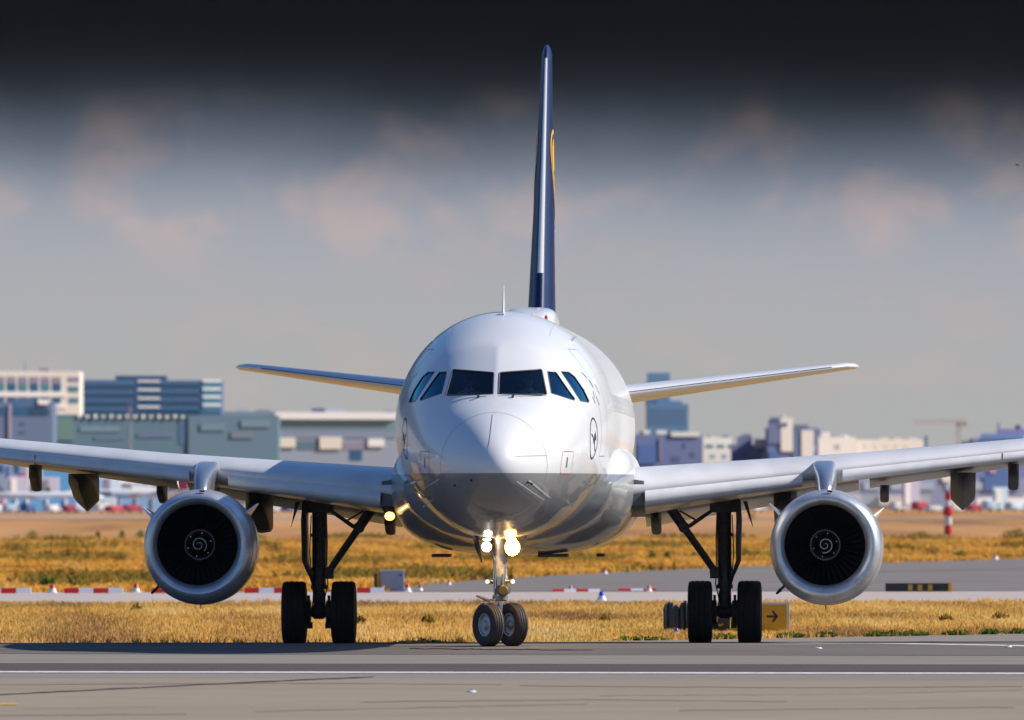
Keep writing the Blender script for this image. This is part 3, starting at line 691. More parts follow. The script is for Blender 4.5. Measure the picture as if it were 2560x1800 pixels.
# --- engines
def engine(side):
    cx, s0, cz = side*5.71, 10.7, 1.87 - (.02 if side > 0 else 0)
    e = empty('engine', (0, 0, 0)); e.parent = A
    def P(prof, n=96, off=True):
        rs = []
        for a, r in prof:
            k = min(1, max(0, (r-.78)/.25)) if off else 0
            rg = []
            for i in range(n):
                t = 2*math.pi*i/n; u, v = math.cos(t)*r, math.sin(t)*r
                if v < 0 and k: v *= 1+.045*k; u *= 1+.02*k*abs(math.sin(2*t))
                rg.append((cx + u + (.03 + .02*a)*k*0 + .030*k, s0+a+.06*v*(1 if a < 1 else 0), cz + v - .02*k))
            rs.append(rg)
        return rs
    MB().rings(P([(.42, .755), (.30, .735), (.18, .745), (.09, .772), (.03, .815), (0, .855), (.012, .895), (.05, .930), (.11, .958), (.19, .980)]), cap=False).build('inlet_lip', m_lip, e, auto=180)
    MB().rings(P([(.19, .976), (.195, .981), (.32, 1.000), (.6, 1.025), (1.0, 1.035), (1.6, 1.03), (2.3, .99), (2.9, .92), (3.3, .85), (3.3, .82), (2.6, .8), (1.4, .86), (1.15, .865)]), cap=False).build('cowl', m_cowl, e, auto=60)
    MB().rings(P([(.42, .754), (.5, .765), (.8, .83), (1.15, .866), (1.6, .866)], off=False), cap=False).build('inlet_liner', m_inlet, e)
    MB().lathe([(1.5, .0), (1.5, .87)], (cx, s0, cz), 'y', 48).build('stator_wall', m_black, e)
    MB().lathe([(3.0, .62), (4.2, .52), (4.5, .45), (4.5, .3), (5.1, .02)], (cx, s0, cz), 'y', 48).build('core_nozzle', m_cowl, e)
    # fan
    mb = MB(); nb = 36
    for b in range(nb):
        a0 = 2*math.pi*b/nb; g = []
        for k in range(7):
            r = .27 + (.86-.27)*k/6; tw = R(28+38*k/6); ch = .16+.08*k/6
            for u in (-1, -.35, .35, 1):
                an = a0 + side*0 + u*ch/2*math.sin(tw)/r*.98 + .05*k/6; yy = 1.16 + u*ch/2*math.cos(tw)*1.0 - .02*(1-u*u)
                g.append((cx+math.cos(an)*r, s0+yy, cz+math.sin(an)*r))
        mb.add(g, [(k*4+j, k*4+j+1, k*4+j+5, k*4+j+4) for k in range(6) for j in range(3)])
    mb.build('fan', m_blade, e)
    spn = MB().lathe([(.62, .0), (.63, .02), (.70, .075), (.82, .145), (.95, .205), (1.05, .24), (1.12, .262), (1.2, .27)], (cx, s0, cz), 'y', 48).build('spinner', m_spin, e)
    mb = MB()
    for b in range(nb):
        a0 = 2*math.pi*b/nb; p = Vector((cx+math.cos(a0)*.262, s0+1.09, cz+math.sin(a0)*.262)); mb.tube(p, p+Vector((math.cos(a0+.6)*.028, -.02, math.sin(a0+.6)*.028)), .015, .006, 6)
    mb.lathe([(1.08, .262), (1.075, .266), (1.09, .272), (1.10, .266)], (cx, s0, cz), 'y', 48)
    for b in range(6):
        a0 = 2*math.pi*b/6+.3; p = Vector((cx+math.cos(a0)*.215, s0+.955, cz+math.sin(a0)*.215)); MB().tube(p, p+Vector((0, -.02, 0)), .012, .009, 8).build('spinner_bolt', m_chrome, e)
    mb.build('root_glint_ring', mat('root_glint', (.62, .64, .70), .35, metal=.3), e)  # pale ring of spikes: blade-root glints put into shape and colour
    mb = MB(); pts = []; ph = -1.9 if side > 0 else -.9
    for i in range(61):
        t = i/60; r = .008+.125*t**.85 + .012; an = ph - side*0 - (1-t)*math.pi*3.1*-1 ; yy = np.interp(r, [0, .02, .075, .145, .205], [.62, .63, .70, .82, .95])
        pts.append((cx+math.cos(an)*r, s0+yy-.006, cz+math.sin(an)*r, .010+.010*t))
    vs = []
    for i, p in enumerate(pts):
        d = Vector((p[0]-cx, 0, p[2]-cz)).normalized(); q_ = Vector(p[:3]); w_ = p[3]*.42; vs += [q_ - d*w_ - Vector((0, w_*.6+.002, 0)), q_ + d*w_ + Vector((0, w_*.6-.004, 0))]
    mb.add(vs, [(2*i, 2*i+2, 2*i+3, 2*i+1) for i in range(60)])
    mb.build('spiral_mark', m_mark, e)
    # strakes
    for q_ in (1, -1):
        an = R(90) + q_*R(56 if side*q_ > 0 else 60); c_, s_ = math.cos(an), math.sin(an); up = Vector((c_, 0, s_)); up2 = (up + Vector((0, 0, .25))).normalized(); nn = up2.cross(Vector((0, 1, 0)))
        b0 = Vector((cx+c_*1.0, s0+1.0, cz+s_*1.0)); o_ = .018
        A0 = [b0, b0+Vector((0, .95, 0)), b0+Vector((0, .95, 0))+up2*.28, b0+Vector((0, .55, 0))+up2*.27]
        tp_ = [1.6, 1.6, .25, .25]; yw = [Vector((0, 0, 0))]*4; MB().rings([[p+nn*o_*k for p, k in zip(A0, tp_)], [p-nn*o_*(k+ (2.2 if j in (1,) else .5 if j == 2 else 0)) for j, (p, k) in enumerate(zip(A0, tp_))]]).build('strake', m_white, e, auto=20)
    # drain mast and sensor
    d = Vector((math.cos(R(225)), 0, math.sin(R(225)))); b0 = Vector((cx, s0+1.2, cz)) + d*1.0
    mb = MB(); mb.tube(b0, b0+d*.19+Vector((0, .05, 0)), .03, .02, 8); mb.tube(b0+d*.16, b0+d*.26+Vector((0, .05, 0)), .035, .02, 8); mb.build('drain_mast', m_fair, e)
    MB().tube((cx, s0+1.4, cz-1.02), (cx, s0+1.45, cz-1.17), .012, .008, 6).build('drain_pipe', m_fair, e)
    MB().box((cx+.09, s0+.16, cz+.975), (.09, .06, .03)).build('cowl_latch', m_black, e)
    # pylon: a rounded slab rising to the leading edge
    mb = MB(); rs = []
    for z_, ya, yb, hw, dx in ((2.60, 12.1, 15.5, .18, 0), (2.80, 12.0, 16.2, .185, 0), (2.95, 12.2, 16.8, .195, 0), (3.06, 12.35, 17.0, .205, 0), (3.15, 12.55, 16.8, .215, .01), (3.23, 12.8, 16.4, .225, .02), (3.30, 13.15, 16, .23, .03), (3.36, 13.6, 15.8, .22, .03), (3.395, 14.0, 15.4, .18, .03)):
        r = []
        for t in np.linspace(0, 2*math.pi, 33)[:-1]:
            c_, s_ = math.cos(t), math.sin(t); y = (ya+yb)/2 + (yb-ya)/2*c_
            r.append((side*(5.71-dx) + hw*math.copysign(abs(s_)**.45, s_), y, z_))
        rs.append(r)
    mb.rings(rs); mb.build('pylon', m_pylon, e, auto=60)
    return e
for side in (1, -1): engine(side)

# --- tail
def tail_sec(x, side):
    k = (x-.6)/(6.22-.6); le = 31.2+ k*3.55; ch = 4.1+(1.35-4.1)*k; z = 4.645+k*.735; t = .105
    P = []
    for a in XC[::-1]: P.append((a, af(a, t, 0)[1]))
    for a in XC[1:]: P.append((a, -af(a, t, 0)[1]))
    return [(side*x, le+a*ch, z+h*ch+a*.01) for a, h in P]
m_stab = mat('stabiliser_white', (.76, .77, .79), .3, coat=.4)
for side in (1, -1):
    mb = MB(); rs = [tail_sec(x, side) for x in (.6, 1.5, 2.5, 3.5, 4.5, 5.4, 6.0)]
    tip = tail_sec(6.0, side); c_ = Vector((0, 35.3, 5.355)); rs.append([(side*6.16, c_.y+(p[1]-c_.y)*.8+.1, c_.z+(p[2]-c_.z)*.75) for p in tip]); rs.append([(side*6.24, c_.y+(p[1]-c_.y)*.5+.3, c_.z+(p[2]-c_.z)*.2) for p in tip])
    mb.rings(rs); st = mb.build('tailplane', m_stab, A, auto=50)
    mb = MB(); x0, x1 = 1.0, 5.7
    for (u0, u1) in ((1.0, 5.7),):
        pa = [tail_sec(x, side)[len(XC)-1-1+0] for x in np.linspace(u0, u1, 8)]
        vs = []
        for p in pa: vs += [(p[0], p[1]-.03, p[2]+.012), (p[0], p[1]-.02, p[2]-.006)]
        mb.add(vs, [(2*i, 2*i+2, 2*i+3, 2*i+1) for i in range(7)])
    mb.build('erosion_strip', mat('strip_blue%d' % side, (.08, .10, .22), .3), st)
def fin_sec(z):
    k = (z-6.0)/(11.76-6.0); le = 29.3+k*5.65; ch = 5.9+(2.0-5.9)*k; P = []; t = .095
    P = [(a, af(a, t, 0)[1]) for a in XC[::-1]] + [(a, -af(a, t, 0)[1]) for a in XC[1:]]
    return [(h*ch, le+a*ch, z) for a, h in P]
mb = MB(); rs = [fin_sec(z) for z in (5.6, 6.0, 6.8, 7.6, 8.4, 9.2, 10.0, 10.8, 11.4, 11.62)]
tp = fin_sec(11.72); cy_ = 36; rs.append([(p[0]*.7, cy_+(p[1]-cy_)*.93, 11.74) for p in tp]); rs.append([(p[0]*.25, cy_+(p[1]-cy_)*.8, 11.80) for p in tp])
mb.rings(rs); finm = mb.build('tail_fin', m_navy, A, auto=50)
mb = MB(); vs = []; zs_ = np.linspace(7.15, 11.52, 24)
for z in zs_:
    S_ = fin_sec(z); i0 = len(XC)-1
    for j in (-2, -1, 0, 1, 2):
        p = Vector(S_[i0+j]); vs.append((p.x*1.12-.0, p.y-.014, p.z))
mb.add(vs, [(i*5+j, i*5+j+1, i*5+j+6, i*5+j+5) for i in range(23) for j in range(4)])
mb.build('fin_leading_edge', mat('bare_white_edge', (.80, .79, .77), .3), finm)
def finx(s, z):
    k = (z-6.0)/5.76; le = 29.3+k*5.65; ch = 5.9-3.9*k; a = min(1, max(0, (s-le)/ch)); return af(a, .095, 0)[1]*ch
mb = MB(); cs, cz, rr = 34.0, 9.05, 1.02
for side in (1, -1):
    ring_ = lambda r: [(side*(finx(cs+r*math.cos(t), cz+r*math.sin(t))+.012), cs+r*math.cos(t), cz+r*math.sin(t)) for t in np.linspace(0, 2*math.pi, 49)[:-1]]
    mb.rings([ring_(0.02), ring_(.4), ring_(.82*rr)], cap=False); mb.rings([ring_(.92*rr), ring_(rr)], cap=False)
fe = mb.build('fin_emblem', m_gold, finm)
mb = MB()
for side in (1, -1):
    for pl, w_ in (([(-.62, .2), (-.25, .1), (.1, -.15), (.5, -.5)], .12), ([(0, -.1), (.5, .3)], .1), ([(.02, -.12), (.6, .15)], .1), ([(.05, -.15), (.62, -.02)], .1)):
        P = [(side*(finx(cs+u*.8, cz+v*.8)+.018), cs+u*.8, cz+v*.8) for u, v in dens(pl, .08)]
        vs = []
        for i, p in enumerate(P): vs += [(p[0], p[1], p[2]+w_*.4), (p[0], p[1], p[2]-w_*.4)]
        mb.add(vs, [(2*i, 2*i+2, 2*i+3, 2*i+1) for i in range(len(P)-1)])
mb.build('crane_motif', m_navy, fe)

# --- landing gear
def wheel(parent, c, r, w_, rimr, m, ax=Vector((1, 0, 0)), grooves=True):
    """tyre of revolution about ax; rim as sub-part"""
    rot = Vector((1, 0, 0)).rotation_difference(ax).to_matrix()
    h = w_/2; prof = [(-h*.62, rimr), (-h*.80, rimr*1.04), (-h*.98, rimr+(r-rimr)*.35), (-h, rimr+(r-rimr)*.6), (-h*.93, r*.945), (-h*.80, r*.982), (-h*.62, r*.996)]
    g = []
    for a in (-.42, 0, .42) if grooves else ():
        g += [(a*h*1.0-.016*h-.008, r), (a*h-.006, r-.012), (a*h+.006, r-.012), (a*h+.016*h+.008, r)]
    prof = prof + g + [(-a, b) for a, b in prof[::-1]]
    mb = MB(); mb.lathe(prof, (0, 0, 0), 'x', 56); mb.v = [tuple(rot @ Vector(v) + Vector(c)) for v in mb.v]
    ty = mb.build('wheel', m, parent, auto=35)
    mb = MB(); mb.lathe([(-h*.60, rimr*1.01), (-h*.72, rimr), (-h*.70, rimr*.90), (-h*.45, rimr*.80), (-h*.35, rimr*.5), (-h*.55, rimr*.30), (-h*.75, rimr*.24), (-h*.78, 0)], (0, 0, 0), 'x', 40)
    mb.lathe([(h*.60, rimr*1.01), (h*.72, rimr), (h*.70, rimr*.90), (h*.45, rimr*.80), (h*.35, rimr*.5), (h*.55, rimr*.30), (h*.75, rimr*.24), (h*.78, 0)], (0, 0, 0), 'x', 40)
    mb.v = [tuple(rot @ Vector(v) + Vector(c)) for v in mb.v]; mb.build('rim', m_rim, ty)
    return ty
for side in (1, -1):
    g = empty('main_landing_gear', (0, 0, 0)); g.parent = A; x, s = side*3.795, 17.71
    gz_m = gz(231+17.71)+.006; r = .585; zc = gz_m + r - .012
    for q_ in (-1, 1): wheel(g, (x+q_*.463, s, zc), r, .455, .27, m_tyre)
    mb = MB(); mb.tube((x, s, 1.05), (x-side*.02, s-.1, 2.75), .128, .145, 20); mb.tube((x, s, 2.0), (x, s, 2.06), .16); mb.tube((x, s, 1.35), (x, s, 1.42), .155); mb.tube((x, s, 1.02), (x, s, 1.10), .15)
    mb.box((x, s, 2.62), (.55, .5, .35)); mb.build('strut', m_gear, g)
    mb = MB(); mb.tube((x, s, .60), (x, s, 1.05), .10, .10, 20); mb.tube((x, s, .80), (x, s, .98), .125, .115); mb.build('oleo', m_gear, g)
    mb = MB(); mb.tube((x-.44, s, zc), (x+.44, s, zc), .075); mb.lathe([(-.16, .0), (-.14, .1), (-.08, .145), (.08, .145), (.14, .1), (.16, 0)], (x, s, zc+.02), 'x', 20); mb.tube((x-.05, s-.16, zc+.1), (x+.05, s-.16, zc+.1), .05)
    for q_ in (-.12, .12): mb.tube((x+q_, s-.1, .72), (x+q_*.5, s-.12, .98), .014, n=8)
    mb.build('axle', m_gear, g)
    for q_ in (-1, 1):
        mb = MB(); mb.lathe([(-.07, .12), (-.07, .235), (.05, .25), (.05, .12)], (x+q_*.205, s, zc-.02), 'x', 24); mb.box((x+q_*.17, s-.05, zc-.24), (.10, .2, .12)); mb.box((x+q_*.19, s-.1, zc+.26), (.05, .12, .12)); mb.build('brake', m_brake, g)
    # side brace
    j0, j1 = Vector((side*2.72, s-.35, 2.62)), Vector((side*3.60, s-.05, 1.36)); mid = j0.lerp(j1, .36)
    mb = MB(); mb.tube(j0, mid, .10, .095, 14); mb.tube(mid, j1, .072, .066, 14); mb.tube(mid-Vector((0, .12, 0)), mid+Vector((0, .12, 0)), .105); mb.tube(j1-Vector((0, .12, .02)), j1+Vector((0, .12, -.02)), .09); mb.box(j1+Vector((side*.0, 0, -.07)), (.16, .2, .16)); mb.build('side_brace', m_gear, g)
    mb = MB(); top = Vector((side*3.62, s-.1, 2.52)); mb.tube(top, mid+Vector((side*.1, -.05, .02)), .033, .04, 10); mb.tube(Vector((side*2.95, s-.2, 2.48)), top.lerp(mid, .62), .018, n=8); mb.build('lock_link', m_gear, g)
    # hydraulic lines
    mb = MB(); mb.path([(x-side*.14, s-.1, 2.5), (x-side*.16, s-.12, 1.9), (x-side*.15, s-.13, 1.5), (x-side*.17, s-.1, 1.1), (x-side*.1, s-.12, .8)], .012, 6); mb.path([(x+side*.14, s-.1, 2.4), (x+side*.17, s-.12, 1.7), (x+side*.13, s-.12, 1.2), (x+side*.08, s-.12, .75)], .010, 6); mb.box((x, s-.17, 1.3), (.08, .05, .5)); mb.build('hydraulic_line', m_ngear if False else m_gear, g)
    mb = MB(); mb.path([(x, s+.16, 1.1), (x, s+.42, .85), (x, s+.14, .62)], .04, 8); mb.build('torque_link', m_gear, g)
    # leg door: thin curved plate outboard of the strut
    xo = x+side*.27; pr = [(2.68, -.02), (2.3, .0), (1.9, -.01), (1.55, -.01), (1.38, -.07), (1.25, -.12), (1.08, -.16), (.98, -.175)]
    th = [.09, .10, .10, .09, .075, .05, .03, .012]; wd = [.9, .95, .95, .9, .8, .5, .25, .1]; rs = []
    for (z_, dx), t_, w_ in zip(pr, th, wd):
        xx = xo+side*dx; rs.append([(xx-t_/2, s-w_*.45, z_), (xx+t_/2, s-w_*.4, z_), (xx+t_/2, s+w_*.5, z_), (xx-t_/2, s+w_*.5, z_)])
    MB().rings(rs).build('leg_door', m_gear, g, bevel=.008)
    xx = xo+side*.12; MB().rings([[(xx-.05, s, 2.65), (xx+.03, s, 2.65), (xx+.03, s+.4, 2.65), (xx-.05, s+.4, 2.65)], [(xx+side*.13, s, 2.18), (xx+side*.14, s, 2.18), (xx+side*.14, s+.1, 2.18), (xx+side*.13, s+.1, 2.18)]]).build('hinge_door', m_gear, g)
# nose gear
g = empty('nose_landing_gear', (0, 0, 0)); g.parent = A; s = 5.07; zg = gz(231+5.07)+.008; r = .385; zc = zg+r-.006; cx = -.012
st_a = R(34); ax = Vector((math.cos(st_a), -math.sin(st_a), 0))*-1; ax = Vector((math.cos(st_a), math.sin(st_a), 0))
for q_ in (-1, 1): wheel(g, Vector((cx, s, zc)) + ax*q_*.255, r, .225, .205, m_ntyre, ax)
mb = MB(); mb.tube(Vector((cx, s, zc))-ax*.3, Vector((cx, s, zc))+ax*.3, .045); mb.build('axle', m_ngear, g)
mb = MB(); mb.tube((cx, s, zc), (cx, s-.02, .95), .062, .062, 20); mb.build('oleo', m_chrome, g)
mb = MB()
mb.lathe([(.88, .095), (.90, .135), (.97, .14), (1.0, .115), (1.22, .12), (1.25, .135), (1.31, .135), (1.34, .12), (1.65, .125), (1.95, .17), (2.15, .2)], (cx, s, 0), 'z', 24)
mb.tube((cx-.17, s, 1.90), (cx-.05, s-.06, 1.50), .05, .04, 10); mb.tube((cx+.14, s, 1.90), (cx+.05, s-.06, 1.5), .04, .035, 10); mb.build('strut', m_ngear, g)
mb = MB(); mb.lathe([(-.16, .0), (-.16, .075), (-.10, .105), (.12, .105), (.12, 0)], (cx+.06, s-.06, 1.07), 'y', 20); mb.build('steering_unit', m_brass, g)
MB().lathe([(-.10, .0), (-.10, .06), (.08, .065), (.1, 0)], (cx+.13, s-.04, 1.07), 'y', 16).build('steering_cap', m_chrome, g)
mb = MB(); mb.box((cx-.02, s-.16, 1.24), (.06, .06, .16)); mb.tube((cx+.05, s-.14, 1.18), (cx+.05, s-.14, 1.36), .022, n=10); mb.tube((cx-.08, s-.12, 1.35), (cx-.08, s-.12, 1.1), .015, n=8); mb.tube((cx+.09, s-.12, 1.5), (cx+.09, s-.12, 1.1), .012, n=8)
mb.path([(cx-.09, s-.1, 1.6), (cx-.12, s-.14, 1.3), (cx-.1, s-.12, 1.0), (cx-.04, s-.09, .7)], .010, 6); mb.build('hydraulic_line', m_chrome, g)
mb = MB(); mb.path([(cx-.05, s-.10, .93), (cx-.30, s-.32, .86), (cx-.05, s-.05, .6)], [.03, .035, .03], 8); mb.build('torque_link', m_ngear, g)
mb = MB(); mb.tube((cx-.42, s-.16, .98), (cx-.18, s-.12, .88), .02, .03, 8); mb.build('tow_fitting', m_ngear, g)
for q_ in (-1, 1):
    mb = MB(); mb.tube((cx+q_*.10, s-.05, 1.225), (cx+q_*.21, s-.05, 1.225), .045, .035, 12); mb.tube((cx+q_*.21, s-.12, 1.225), (cx+q_*.21, s+.02, 1.225), .05, .04, 14); hs = mb.build('turnoff_lamp_housing', m_brass, g)
    MB().lathe([(0, 0), (.002, .036), (.02, .04)], (cx+q_*.225, s-.145, 1.225), 'y', 18).build('turnoff_lamp', m_lamps, g)
def lamp(parent, c, rx, rz, m, name='landing_lamp'):
    cx_, cy_, cz_ = c
    mb = MB(); mb.rings([[(cx_+rx*k*math.cos(t), cy_-yy, cz_+rz*k*math.sin(t)) for t in np.linspace(0, 2*math.pi, 25)[:-1]] for k, yy in ((.02, .03), (.5, .026), (.85, .012), (1, 0))], cap=False); l = mb.build(name, m, parent)
    if m is m_lampw or name == 'wing_root_lamp': MB().rings([[(cx_+rx*k*math.cos(t), cy_-yy, cz_+rz*k*math.sin(t)) for t in np.linspace(0, 2*math.pi, 25)[:-1]] for k, yy in ((1.0, .0), (1.16, .004), (1.16, -.02))], cap=False).build('halo_rim', m_rimglow, l)
    mb = MB(); mb.rings([[(cx_+rx*k*math.cos(t), cy_-yy, cz_+rz*k*math.sin(t)) for t in np.linspace(0, 2*math.pi, 25)[:-1]] for k, yy in ((1.0, -.01), (1.12, -.005), (1.12, -.05), (.7, -.16), (.1, -.2))], cap=False); mb.build('lamp_housing', m_black, l)
    return l
lamp(g, (cx-.235, s-.28, 1.845), .088, .088, m_lamp); lamp(g, (cx-.225, s-.34, 1.975), .074, .024, m_lamp)
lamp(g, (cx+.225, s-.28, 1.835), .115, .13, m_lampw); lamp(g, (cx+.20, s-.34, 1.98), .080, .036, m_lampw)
MB().box((cx, s-.05, 1.86), (.5, .06, .06)).build('lamp_bracket', m_ngear, g, bevel=.01)
for (x0_, col, e_) in ((cx-.235, (1, .85, .65), 8), (cx+.215, (1, .55, .16), 34)):
    ld = bpy.data.lights.new('taxi_light_glow', 'POINT'); ld.energy = e_; ld.color = col; ld.shadow_soft_size = .02; lo = bpy.data.objects.new('taxi_light_glow', ld); C.objects.link(lo); lo.parent = g; lo.location = (x0_, s-.40, 1.84)
# nose gear doors
for q_ in (-1, 1):
    o_ = [(cx+q_*.43, s+.1, 1.99), (cx+q_*.40, s+.1, 1.70), (cx+q_*.36, s+.1, 1.60)]
    rs = []
    for (xx, yy, zz_), w_, t_ in zip([(cx+q_*.46, s, 2.02), (cx+q_*.42, s, 1.82), (cx+q_*.335, s, 1.56)], (1.3, 1.2, .5), (.05, .04, .012)):
        rs.append([(xx-t_/2, yy-.1, zz_), (xx+t_/2, yy-.1, zz_), (xx+t_/2, yy+w_, zz_), (xx-t_/2, yy+w_, zz_)])
    if q_ > 0: rs = [[(a+.02, b, c+.18) for a, b, c in r_] for r_ in rs]
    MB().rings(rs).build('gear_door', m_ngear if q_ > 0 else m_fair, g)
mb = MB(); ribbon(mb, [fr(x, z) for x, z in dens([(-.42, 2.13), (-.30, 2.42), (.30, 2.42), (.42, 2.13)], .05)], .012, off=.006); mb.build('gear_bay_seam', m_line, A)
MB().box((cx, 5.3, 2.16), (.7, 1.9, .12)).build('gear_bay', m_black, A)
# wing root landing light (image left)
ll = lamp(A, (-2.235, 11.75, 2.385), .082, .070, mat('root_lamp_warm', (1, .8, .4), .3, emit=((1, .78, .34), 1.4)), 'wing_root_lamp')
ld = bpy.data.lights.new('root_light_glow', 'POINT'); ld.energy = .3; ld.color = (1, .65, .25); ld.shadow_soft_size = .02; lo = bpy.data.objects.new('root_light_glow', ld); C.objects.link(lo); lo.parent = A; lo.location = (-2.25, 11.66, 2.385)

# ------------------------------------------------------------------ near field: sign, markers, barriers, cabinet
def panel_paint(name, col): return mat(name, col, .5, noise=(6.0, tuple(c*.8 for c in col), .4, .8))
m_sy = panel_paint('sign_yellow', (.62, .36, .015)); m_sb = panel_paint('sign_black', (.022, .023, .03)); m_sf = mat('sign_frame', (.55, .62, .74), .3, metal=.3)
ys = 268.5; gs = empty('taxiway_sign', (Xat(1860, ys), ys, 0)); tag(gs, 'low yellow and black taxiway sign with arrow, behind the right main wheels', 'sign')
def lx(px): return Xat(px, ys)-Xat(1860, ys)
zt_, zb_ = Zat(1512, ys), .03
MB().box(((lx(1826)+lx(1966))/2, 0, (zt_+zb_)/2), (lx(1966)-lx(1826), .12, zt_-zb_)).build('yellow_panel', m_sy, gs, bevel=.008)
MB().box(((lx(1735)+lx(1825))/2, 0, (zt_+zb_)/2-.01), (lx(1825)-lx(1735)-.01, .12, zt_-zb_-.02)).build('black_panel', m_sb, gs, bevel=.008)
mb = MB(); mb.box(((lx(1735)+lx(1972))/2, 0, zt_+.02), (lx(1972)-lx(1735), .16, .045)); mb.box((lx(1970), 0, (zt_+zb_)/2), (.045, .16, zt_-zb_)); mb.build('frame', m_sf, gs, bevel=.006)
ar = MB(); cz = (zt_+zb_)/2+.03; x0 = lx(1916)
ar.add([(x0, -.066, cz-.022), (x0+.15, -.066, cz-.022), (x0+.15, -.066, cz+.022), (x0, -.066, cz+.022)], [(0,1,2,3)])
for q_ in (1, -1): ar.add([(x0+.10, -.066, cz+q_*.11), (x0+.14, -.066, cz+q_*.12), (x0+.235, -.066, cz), (x0+.15, -.066, cz), (x0+.15, -.066, cz+q_*.03)], [(0,1,2,3,4)])
ar.build('arrow', m_sb, gs, smooth=False)
mb = MB(); c0 = (lx(1800), cz-.08); vs = []
for t in np.linspace(R(40), R(320), 20): vs += [(c0[0]+.085*math.cos(t), -.066, c0[1]+.115*math.sin(t)), (c0[0]+.05*math.cos(t), -.066, c0[1]+.08*math.sin(t))]
mb.add(vs, [(2*i, 2*i+2, 2*i+3, 2*i+1) for i in range(19)]); mb.build('letter', m_sy, gs, smooth=False)
for px in (1760, 1840, 1950): MB().box((lx(px), 0, .02), (.05, .05, .06)).build('foot', m_sf, gs)
# black plastic-wrapped panel standing left of the sign
def wrapped(px0, px1, ytop, label, seed):
    rnd = random.Random(seed); y = 267.6; mb = MB(); n = 14; rs = []
    for k in range(n+1):
        px = px0+(px1-px0)*k/n; x = Xat(px, y); edge = math.sin(math.pi*k/n)**.35
        top = Zat(ytop + rnd.uniform(-3, 6) + (1-edge)*16, y); fold = rnd.uniform(-.03, .03)
        rs.append([(x+rnd.uniform(-.01, .01), y-.10+fold, .02), (x, y-.11+fold+rnd.uniform(-.02, .02), top*.5), (x, y-.06+fold, top-.03), (x, y, top), (x, y+.08, top-.05), (x, y+.1, .02)])
    mb.rings(rs); o = mb.build('covered_sign', mat('black_sheet%d' % seed, (.035, .037, .055), .35, bump=(9, .6, .03)), auto=30)
    return tag(o, label, 'covered sign')
wrapped(1658, 1698, 1506, 'sign board wrapped in creased black sheet, leftmost beside the right main gear', 1)
wrapped(1697, 1732, 1502, 'sign board wrapped in creased black sheet, half hidden behind the right main wheel', 2)
m_wht = mat('marker_white', (.75, .76, .80), .4); m_mred = mat('marker_red', (.62, .02, .02), .4); m_mblu = mat('marker_blue', (.03, .05, .55), .4); m_or = mat('marker_amber', (.65, .18, .02), .4)
def cone(px, pybase, ht_px, label, top, y=None, body2=None, cat='marker', group=None, name='edge_marker'):
    y = y or Yat(pybase); h = ht_px*y/F; o = empty(name, (Xat(px, y), y, gz(y)+.006)); tag(o, label, cat, group)
    MB().lathe([(0, h*.62), (h*.08, h*.62), (h*.12, h*.50), (h*.55, h*.30)], (0, 0, 0), 'z', 20, cap=True).build('base', m_wht if body2 is None else body2, o)
    MB().lathe([(h*.55, h*.34), (h*.62, h*.30), (h*.86, h*.27), (h*.97, h*.17), (h, 0)], (0, 0, 0), 'z', 20).build('cap', top, o)
    return o
G1 = 'markers along the service road'
for px, py, hp, top, lab in ((131, 1481, 22, m_mred, 'red and white cone marker between the two leftmost striped kerb boards'),
        (340, 1480, 21, m_mred, 'red and white cone marker just left of the left engine'),
        (1018, 1480, 20, m_mred, 'bright red cone marker with white foot, right beside the grey cabinet'),
        (1050, 1478, 15, m_mred, 'small faded red marker, second to the right of the grey cabinet'),
        (1504, 1503, 24, m_mblu, 'white and red marker with blue top on the pale road, right of the nose wheels'),
        (1622, 1480, 16, m_or, 'small amber marker at the road edge, left of the right main gear'),
        (1426, 1480, 15, m_or, 'small amber marker at the road edge below the airliner belly'),
        (2488, 1401, 15, m_mred, 'pale pink marker in the grass at the far right'),
        (1512, 1436, 13, m_mred, 'pale marker with red top on the grass edge above the blue topped one'),
        (1122, 1463, 13, m_mred, 'pale pink marker beside the taxiway, left of the nose gear')):
    cone(px, py, hp, lab, top, group=G1)
cone(1690, 1592, 20, 'white and red marker with blue top on the runway edge before the black covered sign', m_mblu, y=262)
for px, py, lab in ((1178, 1732, 'small white inset light in the runway surface below the nose wheels'), (2045, 1624, 'small white inset light on the runway right of the right main gear'), (2520, 1621, 'small white inset light near the right edge of the runway')):
    y = Yat(py); o = empty('inset_light', (Xat(px, y), y, gz(y)+.012)); tag(o, lab, 'runway light', 'inset runway lights')
    MB().lathe([(0, .07), (.015, .06), (.025, .04)], (0, 0, 0), 'z', 16, cap=True).build('lamp_ring', m_wht, o); MB().lathe([(.025, .03), (.035, .02)], (0, 0, 0), 'z', 12, cap=True).build('lens', m_chrome, o)
# striped closure kerbs
def kerb(px0, px1, label, first, nseg=4, py=1482, hpx=13):
    y = Yat(py); w_ = (px1-px0)*y/F; h = hpx*y/F; o = empty('striped_kerb_board', (Xat(px0, y), y, gz(y)+.006)); tag(o, label, 'barrier', 'red and white kerb boards by the pale road')
    for k in range(nseg):
        a, b = w_*k/nseg, w_*(k+1)/nseg; red = (k+first) % 2 == 0
        MB().rings([[(a+.004, -.22, 0), (a+.004, .22, 0), (a+.004, .12, h), (a+.004, -.12, h)], [(b-.004, -.22, 0), (b-.004, .22, 0), (b-.004, .12, h), (b-.004, -.12, h)]]).build('segment', m_mred if red else m_wht, o, smooth=False)
    return o
kerb(-72, 78, 'red and white striped kerb board at the left edge of the photo', 0)
kerb(160, 308, 'red and white striped kerb board left of the left engine, between two cone markers', 0)
kerb(380, 528, 'red and white striped kerb board hidden behind the left engine, red end showing', 0)
kerb(610, 760, 'red and white striped kerb board between the left engine and the left main wheels', 0)
